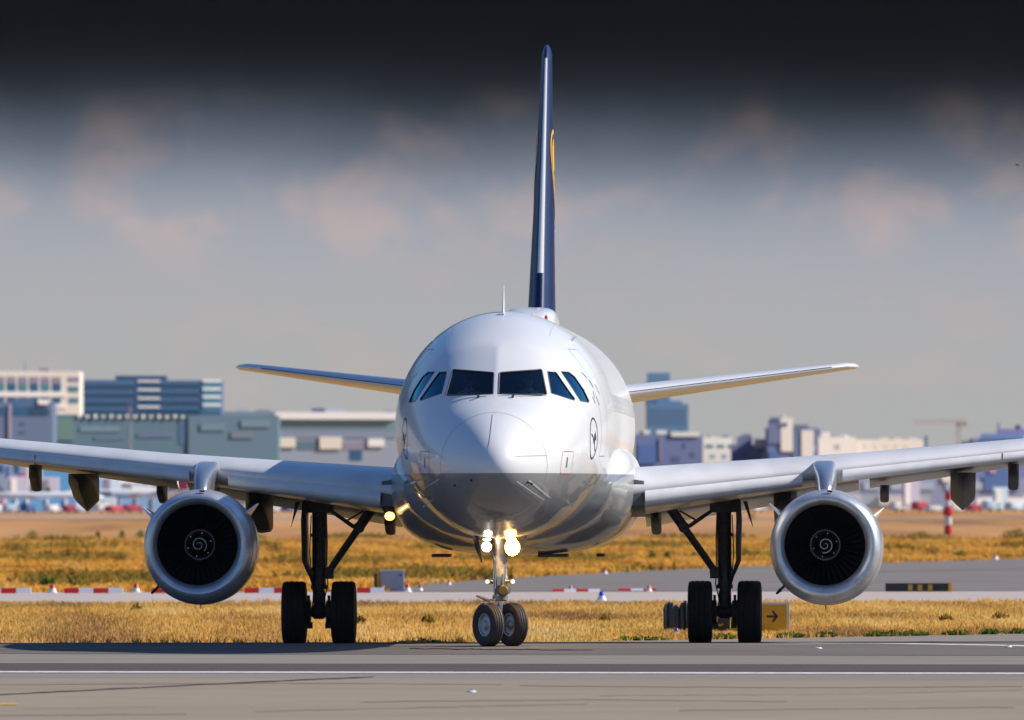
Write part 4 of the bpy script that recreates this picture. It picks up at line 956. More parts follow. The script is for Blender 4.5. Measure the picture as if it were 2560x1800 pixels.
kerb(858, 960, 'short red and white striped kerb board just left of the grey cabinet', 1, 3)
kerb(1380, 1500, 'faded red and white kerb board on the taxiway edge below the belly', 0, 4, 1480, 7)
kerb(1545, 1640, 'faded red and white kerb board left of the right main gear', 0, 3, 1479, 7)
# cabinet
y = Yat(1478); o = empty('equipment_cabinet', (Xat(975, y), y, gz(y)+.006)); tag(o, 'pale grey equipment cabinet with a dark yellow side, standing at the taxiway end', 'cabinet')
u = y/F
MB().box((6*u, 0, 25*u), (58*u, .7, 50*u)).build('housing', mat('cabinet_grey', (.42, .44, .56), .5, noise=(3, (.36, .38, .5), .3, .7)), o, bevel=.01)
MB().box((6*u, 0, 51.5*u), (62*u, .76, 3*u)).build('lid', mat('cabinet_lid', (.6, .62, .66), .4), o, bevel=.005)
MB().box((-28*u, .05, 23*u), (9*u, .6, 46*u)).build('yellow_side', m_sy, o, bevel=.005)
MB().box((-36.5*u, .05, 23*u), (8*u, .55, 44*u)).build('dark_side', mat('cabinet_dark', (.10, .09, .10), .6), o, bevel=.005)
MB().box((26*u, -.36, 40*u), (5*u, .02, 5*u)).build('latch', m_ink, o)
# low black sign with yellow figures on the right
y = Yat(1482); u = y/F; o = empty('low_black_sign', (Xat(2213, y), y, gz(y)+.02)); tag(o, 'long low black sign with yellow marks and amber end on the pale road', 'sign')
MB().box((79*u, 0, 10.5*u), (158*u, .18, 21*u)).build('board', m_sb, o, bevel=.01)
MB().box((162*u, 0, 11*u), (9*u, .24, 23*u)).build('end_cap', mat('cap_amber', (.85, .42, .01), .5), o, bevel=.008)
for c_ in (62, 86, 112): MB().box((c_*u, -.10, 10*u), (11*u, .02, 15*u)).build('figure', m_sy, o, bevel=.006)
# red-white striped mast
y = Yat(1338); u = y/F; o = empty('striped_mast', (Xat(2370, y), y, gz(y))); tag(o, 'red and white banded marker mast far out on the heath at right', 'mast')
zz_ = 0
for k, (hh, rr_, m) in enumerate(((24, 10, m_mred), (22, 9.5, m_wht), (24, 12, m_mred), (16, 7, m_wht), (22, 8, m_mred))):
    MB().lathe([(zz_*u, rr_*.72*u), (zz_*u+.03, rr_*.95*u), ((zz_+hh*.5)*u, rr_*u), ((zz_+hh)*u-.02, rr_*.8*u)], (0, 0, 0), 'z', 18, cap=True).build('band', m, o); zz_ += hh
# bird
yb = 300; o = empty('bird', (Xat(2545, yb), yb, Zat(414, yb))); tag(o, 'small dark bird flying high at the right edge of the sky', 'bird')
u = yb/F
m_bird = mat('bird_feathers', (.02, .02, .022), .8)
mb = MB(); mb.path([(-5*u, 0, 1.0*u), (-3*u, 0, .6*u), (0, 0, 0), (4*u, 0, -1.2*u), (6*u, 0, -1.6*u)], [.2*u, 1.2*u, 1.5*u, .9*u, .3*u], 8); mb.build('body', m_bird, o)
for q_ in (-1, 1):
    MB().add([(-2*u, 0, .3*u), (3*u, 0, -.4*u), (0, q_*9*u, 1.8*u), (-4*u, q_*12*u, 1.5*u), (-5*u, q_*7*u, 2.4*u)], [(0,1,2,4), (4,2,3)]).build('wing', m_bird, o)

# ------------------------------------------------------------------ plants
def blades(name, n, xr, yr, hr, wr, m, kind='stuff', ypow=2.0, patch=.0, gate=None, bend=.35, per=4):
    """n tufts of thin bent blades; xr(y) gives the half width visible"""
    u = np.random.rand(n); y = yr[0]*yr[1]/(yr[1]-u*(yr[1]-yr[0])) if ypow == 2 else yr[0]+u*(yr[1]-yr[0])
    x = (np.random.rand(n)*2-1)*(xr*y)
    if gate is not None: k = gate(x, y); x, y = x[k], y[k]
    n = len(x); X = np.repeat(x, per) + np.random.randn(n*per)*.05*(wr/.012); Y = np.repeat(y, per)+np.random.randn(n*per)*.05
    pat = (np.sin(X*.9+Y*.31)+np.sin(X*2.3-Y*.17+1)+np.sin(X*.33+Y*.9+2))/3
    hh = np.random.uniform(hr[0], hr[1], n*per)*(1+.45*pat); ww = np.random.uniform(.6, 1.4, n*per)*wr
    Z = np.interp(Y, ROWS, RZ) + dip(X, Y); an = np.random.rand(n*per)*np.pi; dx, dy = np.cos(an)*ww, np.sin(an)*ww; bx, by = np.random.randn(n*per)*bend*hh, np.random.randn(n*per)*bend*hh
    V = np.empty((n*per, 5, 3)); 
    V[:, 0] = np.stack([X-dx, Y-dy, Z-.01], 1); V[:, 1] = np.stack([X+dx, Y+dy, Z-.01], 1)
    V[:, 2] = np.stack([X+dx*.8+bx*.35, Y+dy*.8+by*.35, Z+hh*.6], 1); V[:, 3] = np.stack([X-dx*.8+bx*.35, Y-dy*.8+by*.35, Z+hh*.6], 1); V[:, 4] = np.stack([X+bx, Y+by, Z+hh], 1)
    me = bpy.data.meshes.new(name); N_ = n*per; me.vertices.add(N_*5); me.vertices.foreach_set('co', V.reshape(-1))
    li = np.empty((N_, 7), int); b = np.arange(N_)*5; li[:, 0:4] = b[:, None]+np.array([0, 1, 2, 3]); li[:, 4:7] = b[:, None]+np.array([3, 2, 4])
    me.loops.add(N_*7); me.loops.foreach_set('vertex_index', li.reshape(-1)); me.polygons.add(N_*2); ls = np.empty((N_, 2), int); ls[:, 0] = np.arange(N_)*7; ls[:, 1] = ls[:, 0]+4; me.polygons.foreach_set('loop_start', ls.reshape(-1))
    a = me.attributes.new('tint', 'FLOAT', 'POINT'); pc = (np.sin(X*.42+Y*.023*2+1.7)+np.sin(X*.19-Y*.11)+np.sin(X*1.7+Y*.07)+np.sin(Y*.16+X*.05))/4; tv = np.clip(.5+.55*pc+(np.random.rand(N_)-.5)*.55, 0, 1); a.data.foreach_set('value', np.repeat(tv, 5))
    me.update(); me.validate(); me.materials.append(m); o = bpy.data.objects.new(name, me); C.objects.link(o); return o
def blade_mat(name, cs):
    m = bpy.data.materials.new(name); m.use_nodes = True; t = m.node_tree; b = t.nodes['Principled BSDF']; b.inputs['Roughness'].default_value = .75; b.inputs['Specular IOR Level'].default_value = .2
    a = t.nodes.new('ShaderNodeAttribute'); a.attribute_name = 'tint'; r = t.nodes.new('ShaderNodeValToRGB'); e = r.color_ramp.elements
    while len(e) < len(cs): e.new(.5)
    for i, c_ in enumerate(cs): e[i].position = i/(len(cs)-1); e[i].color = (*c_, 1)
    t.links.new(a.outputs['Fac'], r.inputs[0]); t.links.new(r.outputs[0], b.inputs['Base Color'])
    tr = t.nodes.new('ShaderNodeBsdfTranslucent'); mx = t.nodes.new('ShaderNodeMixShader'); mx.inputs[0].default_value = .45; t.links.new(r.outputs[0], tr.inputs[0])
    t.links.new(b.outputs[0], mx.inputs[1]); t.links.new(tr.outputs[0], mx.inputs[2]); t.links.new(mx.outputs[0], t.nodes['Material Output'].inputs[0])
    return m
m_straw = blade_mat('straw', [(.30, .16, .07), (.50, .30, .11), (.78, .45, .10), (.88, .57, .15), (.90, .66, .30)])
m_straw2 = blade_mat('straw_far', [(.36, .16, .045), (.56, .27, .04), (.78, .40, .06), (.86, .46, .08), (.78, .48, .16)])
m_green = blade_mat('weed_green', [(.05, .09, .01), (.10, .17, .02), (.22, .26, .04)])
m_green2 = blade_mat('dry_green', [(.16, .12, .02), (.30, .20, .03), (.46, .28, .045)])
ge = np.vectorize(gedge)
def off_tarmac(x, y): return (y > ge(np.minimum(x, 30))+.05)
blades('dry_grass', 52000, .050, (250.5, 352.5), (.03, .13), .011, m_straw, gate=off_tarmac)['kind'] = 'stuff'
def not_taxi(x, y):
    edge = np.interp((x*F/y+1280), [960, 1040, 1250, 1540, 1860, 2560, 4200], [398, Yat(1463), Yat(1447), Yat(1432), Yat(1418), Yat(1400), Yat(1362)])
    return y > edge
blades('far_dry_grass', 42000, .050, (398.5, 900), (.05, .20), .05, m_straw2, gate=not_taxi, bend=.8)['kind'] = 'stuff'
def clumpy(x, y): return not_taxi(x, y) & ((np.sin(x*.55+y*.021)+np.sin(x*.21-y*.05+1.3)+np.sin(y*.043)) > 1.15)
blades('far_scrub', 26000, .050, (420, 1000), (.12, .38), .07, m_green2, gate=clumpy, bend=.6)['kind'] = 'stuff'
# single weeds along the runway edge and in the verge
def weed(px, y, w_, h, label, m=m_green, n=60, name='weed', group='green weeds in the dry verge'):
    x0 = Xat(px, y); mb = MB(); tv = []
    rnd = random.Random(px*7+int(y))
    for k in range(n):
        a = rnd.uniform(0, 6.28); rr_ = w_*rnd.random()**.6; bx, by = math.cos(a)*rr_, math.sin(a)*rr_*.8; hh = h*rnd.uniform(.4, 1)*(1-.45*(rr_/w_)**2); lw = rnd.uniform(.012, .03)*max(1, w_/.25); d = rnd.uniform(0, 3.14)
        cx_, cy_ = math.cos(d)*lw, math.sin(d)*lw; lean = rnd.uniform(-.3, .5)
        mb.add([(bx*.7-cx_, by*.7-cy_, hh*.0), (bx*.7+cx_, by*.7+cy_, hh*.0), (bx+cx_*1.5, by+cy_*1.5, hh*.55), (bx*(1+lean), by*(1+lean), hh), (bx-cx_*1.5, by-cy_*1.5, hh*.55)], [(0,1,2,3,4)]); tv += [rnd.random()]*5
    me = bpy.data.meshes.new(name); me.from_pydata(mb.v, [], mb.f); a_ = me.attributes.new('tint', 'FLOAT', 'POINT'); a_.data.foreach_set('value', tv); me.materials.append(m)
    o = bpy.data.objects.new(name, me); C.objects.link(o); o.location = (x0, y, gz(y)+.003+float(dip(x0, y))); tag(o, label, 'weed', group); return o
ws = [(1003, 'left of the nose gear, first from the main wheels'), (1060, 'left of the nose gear, second from the main wheels'), (1108, 'just left of the nose wheels'), (1170, 'touching the nose wheels on their left'),
      (1335, 'just right of the nose wheels'), (1385, 'second right of the nose wheels'), (1440, 'third right of the nose wheels'), (1500, 'widest, on the verge below the belly edge'), (1590, 'left of the black covered sign'), (1640, 'at the foot of the black covered sign')]
for px, lab in ws: weed(px, gedge(Xat(px, 252))+.5, random.uniform(.22, .5), random.uniform(.07, .13), 'low green weed, '+lab)
for px, w_, lab in ((1800, .3, 'between the right main wheels'), (1972, .32, 'dark green, at the right foot of the yellow sign'), (2062, .25, 'first right of the yellow sign, below the right engine'), (2186, .25, 'second right of the yellow sign'), (2235, .32, 'dark rounded one right of the right engine'),
        (2285, .3, 'paler one beyond the dark rounded weed'), (2390, .3, 'below the striped mast'), (2470, .25, 'near the right edge of the photo'), (2540, .3, 'last at the right edge of the photo')):
    weed(px, gedge(Xat(px, 258))+.6, w_, .15, 'green weed on the runway edge, '+lab, n=80)
for px, py, w_, h, m, lab in ((680, 1590, .12, .50, m_green, 'tall dark leafy stalk left of the left main wheels'), (650, 1596, .14, .32, m_green, 'smaller stalk beside the tall one left of the left main wheels'), (500, 1598, .10, .22, m_green2, 'dry stalk below the left engine'),
        (300, 1590, .2, .25, m_green2, 'olive tuft in the dry grass left of the left engine'), (165, 1585, .15, .22, m_green2, 'olive tuft in the dry grass at far left'), (900, 1560, .12, .25, m_green2, 'olive tuft right of the left main wheels'), (1070, 1560, .15, .3, m_green2, 'brownish tuft left of the nose wheels'), (1510, 1560, .12, .3, m_green2, 'olive tuft right of the nose wheels'), (2365, 1558, .15, .25, m_green2, 'olive tuft in the dry grass at right'), (2500, 1555, .2, .3, m_green2, 'olive tuft in the dry grass at far right'),
        (340, 1530, .15, .3, m_green2, 'olive tuft in mid verge below the red cone marker')):
    weed(px, Yat(py), w_, h, lab, m, 40)
def bush(px, py, wpx, hpx, label, dark=False):
    y = Yat(py); u = y/F; w_, h = wpx*u/2, hpx*u; o = empty('bush', (Xat(px, y), y, gz(y))); tag(o, label, 'bush', 'bushes on the heath'); rnd = random.Random(px)
    mb = MB(); tv = []
    for k in range(260):
        a = rnd.uniform(0, 6.28); q_ = rnd.random()**.4; el_ = rnd.uniform(.05, 1.5); x_, y_, z_ = math.cos(a)*math.cos(el_)*w_*q_, math.sin(a)*math.cos(el_)*w_*q_, math.sin(el_)*h*q_*rnd.uniform(.8, 1.1); l = rnd.uniform(.05, .10)*max(w_, .6)
        d = Vector((rnd.gauss(0, 1), rnd.gauss(0, 1), rnd.gauss(0, 1))).normalized(); e = d.orthogonal().normalized()
        mb.add([Vector((x_, y_, z_))+d*l, Vector((x_, y_, z_))+e*l*.6, Vector((x_, y_, z_))-d*l, Vector((x_, y_, z_))-e*l*.6], [(0,1,2,3)]); tv += [rnd.random()]*4
    me = bpy.data.meshes.new('foliage'); me.from_pydata(mb.v, [], mb.f); a_ = me.attributes.new('tint', 'FLOAT', 'POINT'); a_.data.foreach_set('value', tv); me.materials.append(m_green2 if dark else m_green)
    f = bpy.data.objects.new('foliage', me); C.objects.link(f); f.parent = o
    mb = MB()
    for k in range(4): a = k*1.6; mb.tube((0, 0, -.02), (math.cos(a)*w_*.5, math.sin(a)*w_*.5, h*.6), .03, .012, 6)
    mb.build('stem', m_hair, o); return o
for px, py, w_, h, lab, d in ((82, 1345, 40, 22, 'bright green bush on the heath at far left', False), (305, 1342, 20, 17, 'small green bush on the heath left of the left engine', False), (352, 1343, 34, 20, 'dark green bush half hidden by the left engine', False), (245, 1340, 16, 14, 'small brown bush between two green ones at far left', True),
        (1880, 1300, 30, 22, 'grey green bush left of the right engine', True), (170, 1398, 90, 30, 'wide olive thicket below the far left bushes', True), (300, 1402, 70, 26, 'olive thicket left of the left engine', True), (40, 1378, 60, 24, 'olive thicket at the left edge', True),
        (1630, 1398, 26, 20, 'dark green bush left of the right main gear, below the belly', False), (1668, 1400, 24, 22, 'green bush nearest the right main gear leg', False), (1735, 1396, 20, 16, 'small green bush between brace and strut of the right main gear', False),
        (2330, 1392, 60, 26, 'olive thicket below the striped mast', True), (2400, 1395, 50, 16, 'low green thicket right of the striped mast', False), (2540, 1350, 80, 30, 'olive thicket at the right edge of the heath', True), (2300, 1350, 70, 20, 'pale olive thicket left of the striped mast', True), (1040, 1422, 26, 14, 'green bush behind the grey cabinet', False), (690, 1385, 60, 34, 'faint olive bush between left engine and left gear', True)):
    bush(px, py, w_, h, lab, d)
for k, (px, py, lab) in enumerate(((118, 1470, 'tall'), (200, 1472, 'low wide'))): weed(px, Yat(py), .35, .55-.2*k, lab+' green weed behind the kerb boards at left', m_green, 60)

# ------------------------------------------------------------------ far field
def fm(name, c, rough=.7): return mat(name, c, rough)  # far base colours are lightened and blued, distance haze partly painted in
m_cream = fm('cream_wall', (.80, .74, .64)); m_offw = fm('offwhite_wall', (.90, .88, .85)); m_lilac = fm('lilac_window', (.27, .24, .34)); m_bwin = fm('blue_window', (.02, .11, .24), .3); m_twin = fm('teal_window', (.07, .24, .32), .3)
m_bband = fm('blue_band', (.065, .145, .29), .4); m_bdark = fm('navy_band', (.015, .07, .15), .25); m_teal = fm('teal_cladding', (0.081, 0.174, 0.236)); m_teal2 = fm('teal_cladding_pale', (0.154, 0.266, 0.308)); m_slate = fm('slate_wall', (0.112, 0.168, 0.294)); m_tower = fm('tower_haze_blue', (.06, .17, .33)); m_viol = fm('violet_shade_wall', (.13, .165, .33))  # violet puts facade shade into the wall colour, tower blue the haze
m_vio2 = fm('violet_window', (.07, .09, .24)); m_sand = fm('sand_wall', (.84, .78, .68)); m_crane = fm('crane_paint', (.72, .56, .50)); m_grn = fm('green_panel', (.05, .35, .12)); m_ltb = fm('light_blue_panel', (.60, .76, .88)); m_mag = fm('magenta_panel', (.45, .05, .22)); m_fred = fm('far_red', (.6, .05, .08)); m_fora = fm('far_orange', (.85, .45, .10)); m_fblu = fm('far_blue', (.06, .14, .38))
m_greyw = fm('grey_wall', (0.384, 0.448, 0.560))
def fb(name, label, cat, x0, x1, yt, D, m, depth=18, parts=(), group=None, yb=None, roofm=None, rot=36):
    """block in photo columns x0..x1 with its top at row yt, standing on the ground at distance D; parts = (name, x0, x1, ytop, ybot, material, proud)"""
    g0 = gz(D)-.3; o = empty(name, (Xat((x0+x1)/2, D), D, gz(D))); tag(o, label, cat, group)
    ox = o.location.x; zt_ = Zat(yt, D)
    def blk(nm, a, b, t, bt, mm, y0=0, dp=None):
        X0, X1 = Xat(a, D)-ox, Xat(b, D)-ox; tn = math.tan(R(rot)); Z1 = Zat(t, D)-o.location.z; Z0 = (Zat(bt, D) if bt else g0)-o.location.z
        q = [(X0, y0+X0*tn), (X1, y0+X1*tn), (X1, y0+X1*tn+(dp or depth)), (X0, y0+X0*tn+(dp or depth))]     # the front faces right of the camera line
        return MB().rings([[(x, y, Z0) for x, y in q], [(x, y, Z1) for x, y in q]]).build(nm, mm, o, smooth=False)
    blk('wall', x0, x1, yt, yb, m)
    for p in parts:
        nm, a, b, t, bt, mm = p[:6]; pr = p[6] if len(p) > 6 else .12; blk(nm, a, b, t, bt, mm, -pr, pr+.6 if len(p) < 8 else p[7])
    return o
K = 2560/2296.
# 1 pale office block at left
P = []
for i in range(6):
    a = -8 + i*27.5; P += [('window', a, a+20.5, 940, 957, m_lilac), ('window', a, a+20.5, 957.3, 976, m_bwin if i % 2 else m_twin)]
for i in range(6): P += [('window', -8+i*27.5, 12+i*27.5, 992, 1006, m_bwin)]
P += [('window', 168, 195, 940, 952, m_lilac), ('window', 168, 193, 963, 977, m_twin), ('window', 170, 193, 992, 1005, m_twin), ('white_band', -60, 163, 978, 990, m_offw, .25), ('white_band', 125, 163, 1010, 1019, m_offw, .25), ('roof_plant', 97, 122, 918, 926, m_lilac, 0, 6), ('mast', 61, 64, 901, 926, m_lilac, 0, 1)]
fb('office_building', 'pale cream office block with rows of framed windows at the left edge', 'building', -120, 196, 926, 2500, m_cream, 20, P, rot=36)
# 2 blue glass offices
P = []
for i in range(5): P += [('window_band', 200, 345, 961+i*21.5-1, 973+i*21.5-1, m_bdark), ('window_band', 352, 500, 957+i*21.5, 969+i*21.5, m_bdark)]
for i in range(4): P += [('pale_slab', 345, 400, 949+i*21.5, 954+i*21.5, m_offw, .3), ('window_band', 505, 548, 957+i*20, 967+i*20, m_twin), ('pale_slab', 505, 550, 947+i*20, 954+i*20, m_offw, .3)]
P += [('penthouse', 290, 415, 938, 951, m_bdark, -2, 8)]
fb('glass_office_building', 'long blue glass office building with dark window bands and a rooftop penthouse', 'building', 199, 550, 949, 2600, m_bband, 24, P)
# 3 dark hall in front of the cream block
P = [('window', 2, 21, 1017, 1036, m_bwin), ('window', 29, 70, 1017, 1037, m_bwin), ('window', 71, 120, 1018, 1037, m_bdark), ('gable_panel', 36, 96, 995, 1016, m_bband, .1), ('window', 50, 62, 1054, 1060, m_vio2), ('window', 50, 62, 1076, 1082, m_vio2), ('pilaster', 22, 29, 1010, 1098, fm('mauve_post', (.36, .33, .42)), .4), ('white_sign', 94, 120, 997, 1009, m_offw, .5)]
fb('terminal_hall', 'dark slate blue terminal hall with a raised roof below the cream office block', 'building', -60, 130, 1003, 2380, m_slate, 20, P)
# 4 teal shed
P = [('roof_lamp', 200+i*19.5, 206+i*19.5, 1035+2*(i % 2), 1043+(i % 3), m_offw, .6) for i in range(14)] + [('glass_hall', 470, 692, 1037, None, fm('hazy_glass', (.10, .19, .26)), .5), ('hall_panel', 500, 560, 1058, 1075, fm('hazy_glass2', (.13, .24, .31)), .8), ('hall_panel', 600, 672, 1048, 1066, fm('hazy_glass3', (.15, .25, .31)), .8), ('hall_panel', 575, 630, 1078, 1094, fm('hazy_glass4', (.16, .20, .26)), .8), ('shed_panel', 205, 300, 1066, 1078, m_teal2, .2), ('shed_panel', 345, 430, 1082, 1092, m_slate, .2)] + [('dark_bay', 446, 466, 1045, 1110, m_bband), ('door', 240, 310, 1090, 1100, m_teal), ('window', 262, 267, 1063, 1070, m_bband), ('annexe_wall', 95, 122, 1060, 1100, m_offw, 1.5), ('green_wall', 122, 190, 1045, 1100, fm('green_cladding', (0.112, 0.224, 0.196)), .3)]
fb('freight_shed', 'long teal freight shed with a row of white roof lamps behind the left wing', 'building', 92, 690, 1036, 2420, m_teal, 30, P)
# lattice mast in front
D = 2350; o = empty('lattice_mast', (Xat(324, D), D, gz(D))); tag(o, 'slim pale lattice mast before the teal freight shed', 'mast'); hz = Zat(1010, D)-gz(D)
mb = MB(); a = .32
for sx in (-1, 1):
    for sy in (-1, 1): mb.tube((sx*a, sy*a, 0), (sx*a*.5, sy*a*.5, hz), .06, n=6)
for k in range(16):
    z0, z1 = hz*k/16, hz*(k+1)/16; b0, b1 = a*(1-.5*k/16), a*(1-.5*(k+1)/16); q_ = 1 if k % 2 else -1; mb.tube((-b0*q_, -b0, z0), (b1*q_, -b1, z1), .05, n=6); mb.tube((-b0*q_, b0, z0), (b1*q_, b1, z1), .05, n=6)
mb.build('lattice', fm('mast_grey', (0.598, 0.546, 0.598)), o); MB().box((0, 0, hz), (.9, .9, .5)).build('lamp_head', m_lilac, o)
# 5 mid terminal buildings
P = [('roof_slab', 690, 990, 1030, 1048, m_offw, 1.2), ('clad_band', 690, 990, 1050, 1075, m_teal2, .2), ('clad_band', 690, 990, 1076, 1094, fm('grey_band', (.22, .28, .38)), .2), ('pier', 690, 740, 1094, 1118, m_cream, .5), ('pier', 800, 855, 1092, 1122, m_cream, .5), ('pier', 920, 960, 1096, 1116, m_offw, .5), ('window', 745, 798, 1102, 1124, m_teal), ('window', 858, 915, 1104, 1124, m_lilac), ('window', 875, 905, 1126, 1150, m_bwin), ('roof_plant', 780, 812, 1020, 1030, m_vio2, 0, 5), ('roof_plant', 818, 862, 1024, 1030, m_greyw, 0, 5), ('roof_plant', 960, 985, 1024, 1030, m_lilac, 0, 5)]
fb('pier_building', 'broad terminal pier with a white roof edge and teal cladding left of the nose', 'building', 685, 1010, 1031, 2560, fm('pier_wall', (0.294, 0.350, 0.434)), 20, P, rot=34)
fb('annexe_building', 'low teal grey annexe joining freight shed and pier', 'building', 560, 700, 1028, 2600, fm('annexe_grey', (0.168, 0.252, 0.322)), 20, [('roof_plant', 590, 625, 1020, 1028, m_greyw, 0, 4), ('roof_plant', 640, 675, 1023, 1028, m_lilac, 0, 4), ('dark_bay', 676, 696, 1040, 1090, m_slate)])
# aircraft tails and other coloured things near the stands
def far_plane(px, D, sc, label, tailm, bodym, face=1, tailtop=None, group='parked aircraft far behind'):
    o = empty('parked_airliner', (Xat(px, D), D, gz(D)), 0 if face > 0 else math.pi); tag(o, label, 'airliner', group)
    mb = MB(); rs = []
    for x, r_, z in ((-17, .15, 3.4), (-16.2, .9, 3.3), (-14.5, 1.6, 3.5), (-12, 1.95, 3.7), (8, 1.95, 3.7), (13, 1.4, 4.2), (17, .5, 5.0), (18.5, .15, 5.2)): rs.append([(x*sc, math.cos(t)*r_*sc, (z+math.sin(t)*r_)*sc) for t in np.linspace(0, 2*math.pi, 17)[:-1]])
    mb.rings(rs); mb.build('fuselage', bodym, o)
    MB().rings([[(11.5*sc, -.15*sc, 5*sc), (17.5*sc, -.1*sc, 5.2*sc), (18.6*sc, -.06*sc, 11.3*sc), (16.8*sc, -.06*sc, 11.5*sc)], [(11.5*sc, .15*sc, 5*sc), (17.5*sc, .1*sc, 5.2*sc), (18.6*sc, .06*sc, 11.3*sc), (16.8*sc, .06*sc, 11.5*sc)]]).build('tail_fin', tailm, o)
    for q_ in (-1, 1):
        MB().rings([[(-3*sc, 1.5*q_*sc, 2.9*sc), (3*sc, 1.5*q_*sc, 2.7*sc), (3*sc, 1.5*q_*sc, 3.1*sc), (-3*sc, 1.5*q_*sc, 3.2*sc)], [(4.5*sc, 16*q_*sc, 4.4*sc), (6*sc, 16*q_*sc, 4.4*sc), (6*sc, 16*q_*sc, 4.5*sc), (4.5*sc, 16*q_*sc, 4.5*sc)]]).build('wing', m_greyw, o)
        MB().lathe([(-2.2*sc, .8*sc), (-2*sc, 1.0*sc), (1.2*sc, .8*sc), (1.6*sc, .5*sc)], (-3.6*sc, 5.5*q_*sc, 1.9*sc), 'x', 16, cap=True).build('engine', m_greyw, o)
        MB().rings([[(13.5*sc, .6*q_*sc, 4.6*sc), (16.5*sc, .6*q_*sc, 4.6*sc), (16.5*sc, .6*q_*sc, 4.8*sc)], [(16*sc, 5.8*q_*sc, 5.2*sc), (17.3*sc, 5.8*q_*sc, 5.2*sc), (17.3*sc, 5.8*q_*sc, 5.3*sc)]]).build('tailplane', m_greyw, o)
    for xx, yy in ((-12, 0), (1.5, 3.5), (1.5, -3.5)): MB().tube((xx*sc, yy*sc, 0), (xx*sc, yy*sc, 2.2*sc), .3*sc, .2*sc, 8).build('gear_leg', m_gear, o)
    return o
far_plane(300, 2150, .62, 'white parked airliner with pale fuselage low behind the left engine', m_fred, m_offw, 1)
far_plane(120, 2100, .55, 'white parked airliner behind the big pointed flap fairing at far left', m_greyw, m_offw, -1)
0 and far_plane(2500, 2250, .75, 'white parked airliner in the haze behind the right wing tip side', m_offw, m_offw, 1)
far_plane(700, 2250, .6, 'white parked airliner seen between left engine and gear leg', m_ltb, m_ltb, 1)
def fbox(name, label, cat, x0, x1, yt, D, m, parts=(), depth=5, group=None, yb=None, rot=36): return fb(name, label, cat, x0, x1, yt, D, m, depth, parts, group, yb, rot=rot)
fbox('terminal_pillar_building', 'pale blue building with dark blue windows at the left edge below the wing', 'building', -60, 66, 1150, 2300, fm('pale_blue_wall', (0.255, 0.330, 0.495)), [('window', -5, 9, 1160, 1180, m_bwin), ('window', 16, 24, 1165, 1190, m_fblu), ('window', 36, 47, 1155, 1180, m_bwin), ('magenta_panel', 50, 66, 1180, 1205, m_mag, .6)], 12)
fbox('concrete_block', 'pale sand coloured block beside the pale blue building', 'building', 66, 108, 1152, 2290, m_cream, [('door', 80, 90, 1205, 1230, m_lilac)], 3, rot=35)
fbox('blue_hangar', 'blue fronted hangar behind the big pointed flap fairing', 'building', 108, 250, 1158, 2280, fm('hangar_blue', (0.072, 0.306, 0.612)), [('roof_edge', 105, 252, 1152, 1160, m_greyw, .6), ('grey_bay', 222, 250, 1165, 1230, m_greyw)], 12)
fbox('white_hangar', 'long off white hangar between left wing and left engine', 'building', 250, 470, 1180, 2320, m_greyw, [('roof_edge', 260, 345, 1180, 1190, m_sand, .5), ('white_door', 270, 335, 1188, 1208, m_offw, .4), ('blue_door', 395, 425, 1192, 1216, m_fblu, .5), ('orange_panel', 372, 384, 1186, 1200, m_fora, .5), ('white_slab', 330, 470, 1216, 1226, m_offw, .8)], 12)
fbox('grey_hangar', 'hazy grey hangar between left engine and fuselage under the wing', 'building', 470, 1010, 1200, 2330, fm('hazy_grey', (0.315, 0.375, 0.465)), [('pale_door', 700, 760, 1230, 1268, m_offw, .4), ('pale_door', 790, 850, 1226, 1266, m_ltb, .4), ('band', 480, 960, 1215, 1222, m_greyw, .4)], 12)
m_dk = fm('underbody', (.05, .06, .09))
def truck(px, py, D, wpx, hpx, label, m, cab=m_offw, name='service_truck', cat='truck', group='service vehicles on the far apron'):
    u = D/F; w_, h = wpx*u, hpx*u; o = empty(name, (Xat(px, D), D, gz(D))); tag(o, label, cat, group)
    MB().box((0, 0, h*.60), (w_*.72, 2.4, h*.72)).build('cargo_box', m, o, bevel=.05)
    MB().box((w_*.43, 0, h*.42), (w_*.20, 2.2, h*.5)).build('cab', cab, o, bevel=.08)
    MB().box((w_*.45, -1.12, h*.52), (w_*.12, .06, h*.18)).build('side_window', m_dk, o)
    MB().box((0, 0, h*.2), (w_*.95, 2.0, h*.10)).build('chassis', m_dk, o)
    for xx in (-.3, .38):
        for yy in (-1.05, 1.05): MB().lathe([(-.12, h*.14), (.12, h*.14)], (w_*xx, yy, h*.14), 'y', 14, cap=True).build('wheel', m_dk, o)
    return o
truck(35, 0, 2150, 60, 50, 'pale blue grey catering truck at the left edge of the far apron', m_greyw, m_greyw)
truck(118, 0, 2140, 92, 40, 'white truck with a green panel on the far apron at left', m_offw)
o = MB().box((Xat(121, 2138), 2136, Zat(1223, 2138)), (.8, .1, .75)); o = o.build('green_panel', m_grn, bpy.data.objects['service_truck.001']); o.matrix_parent_inverse = Matrix.Translation(-bpy.data.objects['service_truck.001'].location)
truck(255, 0, 2145, 70, 52, 'white truck with red stripe body behind the left wing on the far apron', m_greyw, m_fred)
truck(300, 0, 2135, 46, 40, 'dark blue tug truck near the red striped truck', m_fblu, m_fblu)
truck(400, 0, 2155, 80, 44, 'lilac grey truck just left of the left engine', fm('lilac_grey', (.30, .30, .40)), m_greyw)
fbox('blast_fence', 'long blue blast fence along the far apron at left', 'fence', -80, 215, 1245, 2060, fm('fence_blue', (0.112, 0.352, 0.672)), [('post', x, x+5, 1245, 1270, m_offw, .3) for x in (12, 40, 66, 115, 160)] + [('pink_panel', 4, 14, 1248, 1262, fm('pink', (.6, .2, .3)), .4)], 1)
